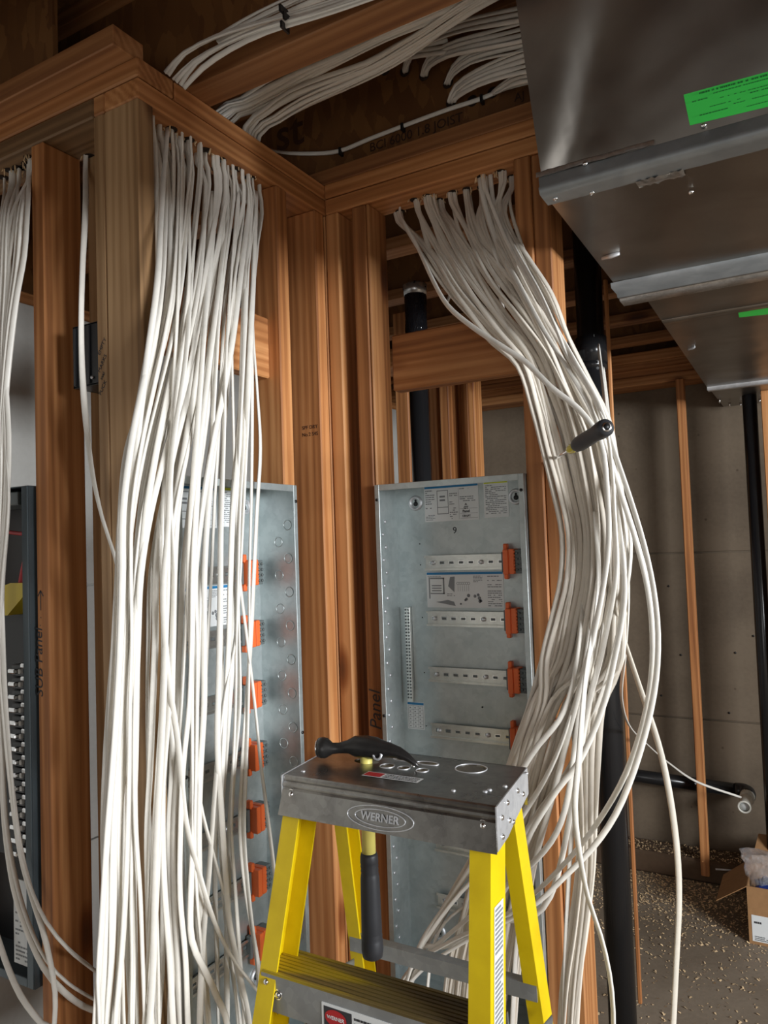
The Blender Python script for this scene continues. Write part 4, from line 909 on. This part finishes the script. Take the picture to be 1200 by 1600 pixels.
fl1 = leg(-.785, 1.0165, -.055, -.235, -1, .032, .056); fl2 = leg(-.4270, 1.0165, .050, -.235, 1, .032, .056)
rl1 = leg(-.797, 1.148, -.030, .200, -1, .026, .040); rl2 = leg(-.4495, 1.148, .030, .200, 1, .026, .040)
# text sticker on the right leg's outer face
def legpt(x, y, dx, dy, yy, zz): h = z0-zz; return L(x+dx*h, y+dy*h+yy, zz)
c4 = [legpt(-.4262, 1.0165, .050, -.235, a, b) for a, b in ((.012, .80), (.046, .80), (.046, 1.065), (.012, 1.065))]
sk_ = MB().quad(*c4).build('safety_label', 'white_paper', fl2); m = MB()
rnd = random.Random(9)
for k in range(44):
    f = (k+.7)/46
    if rnd.random() < .06: continue
    a = c4[3].lerp(c4[0], f); b = c4[2].lerp(c4[1], f); a2, b2 = a.lerp(b, .08), a.lerp(b, rnd.choice((.9, .92, .7, .9))); dn = (c4[0]-c4[3])*.011; o = Vector((.0006, 0, 0))
    m.quad(a2+o, b2+o, b2+dn+o, a2+dn+o)
m.build('printed_text', 'ink_grey', sk_)
# steps
def step(z, k, first):
    h = z0-z; xl, xr = -.785-.055*h+.0035, -.4270+.050*h-.0035; y = 1.0165-.235*h
    y0, y1 = y-.002, y+.074
    m = MB()
    top = empty('step', L((xl+xr)/2, y0, z)); top.parent = ld
    hw = (xr-xl)/2
    for r_ in range(9): m.box(-hw+.002, hw-.002, .001+.0083*r_, .001+.0083*r_+.0060, -.002, .0012, .0004)
    m.box(-hw, hw, 0, .076, -.003, -.0012)
    m.build('tread', 'worn_step', top)
    MB().box(-hw, hw, 0, .002, -.058, -.003).box(-hw, hw, .074, .076, -.05, -.003).build('step_front', 'step_metal', top)
    rv = MB()
    for x in (-hw+.032, hw-.032): rv.disc((x, 0, -.030), (0, -1, 0), .0055, .003, 14, .003).ring((x, 0, -.03), (0, -1, 0), .0072, .001, .0008, 16)
    rv.build('step_rivet', 'chrome', top)
    if first:
        s = MB().box(-.075, .10, -.0012, 0, -.058, -.018).build('step_label', 'white_paper', top)
        MB().box(-.071, -.022, -.0016, -.0012, -.052, -.022).build('black_field', 'ink', top)
        o = MB(); o.add([(-.050+.019*math.cos(6.2832*k/28), -.0020, -.036+.012*math.sin(6.2832*k/28)) for k in range(28)], [tuple(range(28))]); o.build('red_oval', 'red', top)
        text('oval_text', 'WERNER', .0075, 'white_paper', top, (-.050, -.0024, -.036), (1, 0, 0), (0, 0, 1)); m = MB(); lines_block(m, -.018, .095, -.055, -.024, -.0016, 4, random.Random(2)); m.build('printed_text', 'ink', top)
step(.915, 0, True); step(.62, 1, False); step(.325, 2, False)
# side rivets on front flanges
rv = MB()
for x, zz in ((-.785, .90), (-.4270, .90)):
    h = z0-zz; s = -1 if x < -.6 else 1; rv.disc(L(x+(-.055 if s < 0 else .05)*h-s*.015, 1.0165-.235*h, zz), (0, -1, 0), .0055, .003, 12, .003)
rv.build('rivet', 'chrome', ld)
# rear cross braces and diagonal stays
for zz in (.845, .55, .25):
    h = z0-zz; y = 1.148+.2*h; m = MB(); m.box(-.797-.03*h+.603+.003, -.4495+.03*h+.603-.003, y-1.11+.0, y-1.11+.020, zz-.002, zz, 0).box(-.797-.03*h+.606, -.4495+.03*h+.600, y-1.11, y-1.11+.002, zz-.026, zz-.002)
    m.build('rear_brace', 'step_metal', ld)
for s, xx in ((-1, -.787), (1, -.423)):
    m = MB(); a, b = L(xx+(.03 if s < 0 else -.01), 1.0, .86), L(xx+(.10 if s < 0 else -.08), .935, .80); 
    m.tube([a, b], .008, 6, flat=.2); m.build('step_brace', 'step_metal', ld)
    m = MB(); a, b = L(xx+s*.006, .985, .84), L(xx+s*.006, 1.21, .80); m.tube([a, b], .010, 6, flat=.2, upv=(0, 0, 1)); m.build('spreader', 'step_metal', ld)

# ================================================================== HAMMER
hm = empty('hammer', (-.700, 1.128, ZC+.017), label='black claw hammer hanging by its head through the ladder top', cat='hammer')
hd = [(1.02*q_[0]+.006, 1.08*q_[1], 1.08*q_[2]) for q_ in [(-.085, -.024, .006), (-.079, -.022, .006), (-.072, -.020, .0055), (-.062, -.017, .005), (-.050, -.013, .006), (-.036, -.008, .008), (-.024, -.004, .009), (-.006, 0, .009), (.012, .001, .008), (.026, .0, .008), (.042, -.001, .008), (.058, -.001, .006), (.074, -.001, .0005), (.088, -.001, -.0075), (.094, -.001, -.012)]]
hrr = [.0165, .0182, .0174, .0098, .0092, .0115, .0178, .0192, .0186, .0150, .0122, .0098, .0070, .0040, .0015]
hdm = MB().tube(hd, hrr, 14, upv=(0, 0, 1)); head = hdm.build('hammer_head', 'hammer_steel', hm)
MB().disc((-.0812, -.0262, .0065), (-1, -.27, 0), .0158, .002, 18, .0135).build('striking_face', 'chrome', head)
MB().ring((.030, -.0128, .002), (0, -1, .25), .0075, .0022, .002, 18).build('nail_notch', 'bracket_steel', head)
MB().tube([(.092, -.006, -.0105), (.097, -.006, -.0125)], [.003, .001], 6).tube([(.092, .006, -.0105), (.097, .006, -.0125)], [.003, .001], 6).build('claw_tip', 'chrome', head, kind='stuff')
MB().tube([(0, 0, .005), (.0, 0, -.03), (.001, -.002, -.08), (.001, -.003, -.185)], [.0105, .0105, .0115, .0120], 18, upv=(1, 0, 0)).build('handle', 'handle_yellow', hm)
hz = [(-.168, .0135), (-.173, .0150), (-.184, .0155), (-.186, .0146), (-.190, .0156), (-.193, .0146), (-.197, .0156), (-.200, .0147), (-.204, .0155), (-.21, .0162), (-.24, .0168), (-.27, .0172), (-.300, .0176), (-.302, .0170), (-.306, .0182), (-.309, .0172), (-.313, .0184), (-.328, .0188), (-.340, .0170), (-.344, .011)]
MB().tube([(.001+.00005*k, -.003, z) for k, (z, r) in enumerate(hz)], [r for z, r in hz], 20, upv=(1, 0, 0)).build('grip', 'grip', hm)

# ================================================================== SCREWDRIVER
tip = at(856, 724, Y=YB+.008); tail = at(948, 667, Y=1.215)
ax = (tail-tip); LN = ax.length; ax.normalize()
sd = empty('screwdriver', tip, label='screwdriver with black grip stuck through the right cable bundle', cat='screwdriver')
def sdp(t): return ax*(LN*t)
MB().tube([sdp(-.03), sdp(.45)], .0032, 12).build('shaft', 'chrome', sd)
MB().tube([sdp(t) for t in (.42, .44, .48, .50, .56, .58)], [.0045, .0078, .0092, .0078, .0082, .009], 10).build('ferrule', 'amber', sd)
MB().tube([sdp(t) for t in (.54, .57, .62, .72, .84, .94, .98, 1.0)], [.0085, .0125, .0140, .0138, .0128, .0150, .0145, .0115], 16).build('grip', 'grip', sd)
MB().disc(sdp(1.0), ax, .0085, .0012, 16, .007).build('butt_cap', 'chrome', sd); MB().disc(sdp(1.0)+ax*.001, ax, .0055, .0012, 12).build('butt_inset', 'black', sd)

# ================================================================== CARDBOARD BOX
bx = empty('cardboard_box', (-.325, 3.27, 0), label='open cardboard box on the floor at the right edge', cat='box')
W_, D_, H_ = .40, .30, .215; t = .004
MB().box(0, W_, 0, t, 0, H_).build('front_panel', 'cardboard', bx); MB().box(0, W_, D_-t, D_, 0, H_).build('rear_panel', 'cardboard', bx)
MB().box(0, t, t, D_-t, 0, H_).box(W_-t, W_, t, D_-t, 0, H_).build('side_panel', 'cardboard', bx, kind='stuff'); MB().box(t, W_-t, t, D_-t, 0, t).build('bottom_panel', 'cardboard', bx)
MB().quad((0, .0, H_), (0, D_, H_), (-.115, D_-.02, H_-.085), (-.115, .02, H_-.085)).build('flap', 'cardboard', bx).modifiers.new('t', 'SOLIDIFY').thickness = .003
MB().quad((0, D_, H_), (W_, D_, H_), (W_-.02, D_+.09, H_+.07), (.02, D_+.09, H_+.07)).build('flap', 'cardboard', bx).modifiers.new('t', 'SOLIDIFY').thickness = .003
lb = MB().box(.012, .22, -.001, 0, .012, .110).build('shipping_label', 'white_paper', bx); m = MB()
lines_block(m, .02, .09, .015, .034, -.0014, 3, random.Random(1)); lines_block(m, .02, .065, .075, .092, -.0014, 1, random.Random(6), 1); lines_block(m, .10, .2, .02, .10, -.0014, 8, random.Random(7)); m.build('printed_text', 'ink', lb)
pk = empty('plastic_package', (-.245, 3.38, .155), label='blue package in crumpled clear plastic sticking out of the cardboard box', cat='package')
m = MB(); rnd = random.Random(5); seg = 22; vs = []; nz = 12
for j in range(nz+1):
    s = j/nz
    for k in range(seg):
        a = 6.283*k/seg; r = .052*(1-.25*s)*(1+rnd.uniform(-.13, .13)); vs.append((r*math.cos(a)*1.3-.035*s*1.6, r*math.sin(a), -.03+.185*s))
m.add(vs, [(j*seg+k, j*seg+(k+1) % seg, (j+1)*seg+(k+1) % seg, (j+1)*seg+k) for j in range(nz) for k in range(seg)]+[tuple(range(nz*seg, (nz+1)*seg))]); m.build('plastic_wrap', 'plastic_film', pk)
MB().box(-.055, .18, -.06, .05, -.12, .05, .015).build('contents', 'bag_blue', pk)
# wood chips swept over the floor and the footing
rnd = random.Random(12); m = MB()
def chip(x, y, z, s):
    a = rnd.uniform(0, 6.28); tl = rnd.uniform(-.5, .5); u = Vector((math.cos(a), math.sin(a), tl))*s; v = Vector((-math.sin(a), math.cos(a), rnd.uniform(-.5, .5)))*s*rnd.uniform(.3, .7); c = Vector((x, y, z+s*.5+.0005))
    m.add([c-u-v*.4, c+u-v, c+u*.7+v, c-u*.8+v*.8], [(0, 1, 2, 3)])
for _ in range(9500):
    q = rnd.random()
    if q < .5: x = rnd.gauss(-.62, .35); y = 3.74-abs(rnd.gauss(0, .26))
    elif q < .8: x = rnd.uniform(-1.2, .3); y = rnd.uniform(2.0, 3.7)
    else: x = rnd.uniform(-1.2, .3); y = rnd.uniform(3.745, 3.89); chip(x, y, .10, rnd.uniform(.002, .006)); continue
    chip(x, y, 0, rnd.uniform(.002, .0062))
m.build('wood_chips', 'chip', kind='stuff', label='pale wood chips and sawdust scattered over the basement floor', cat='sawdust')
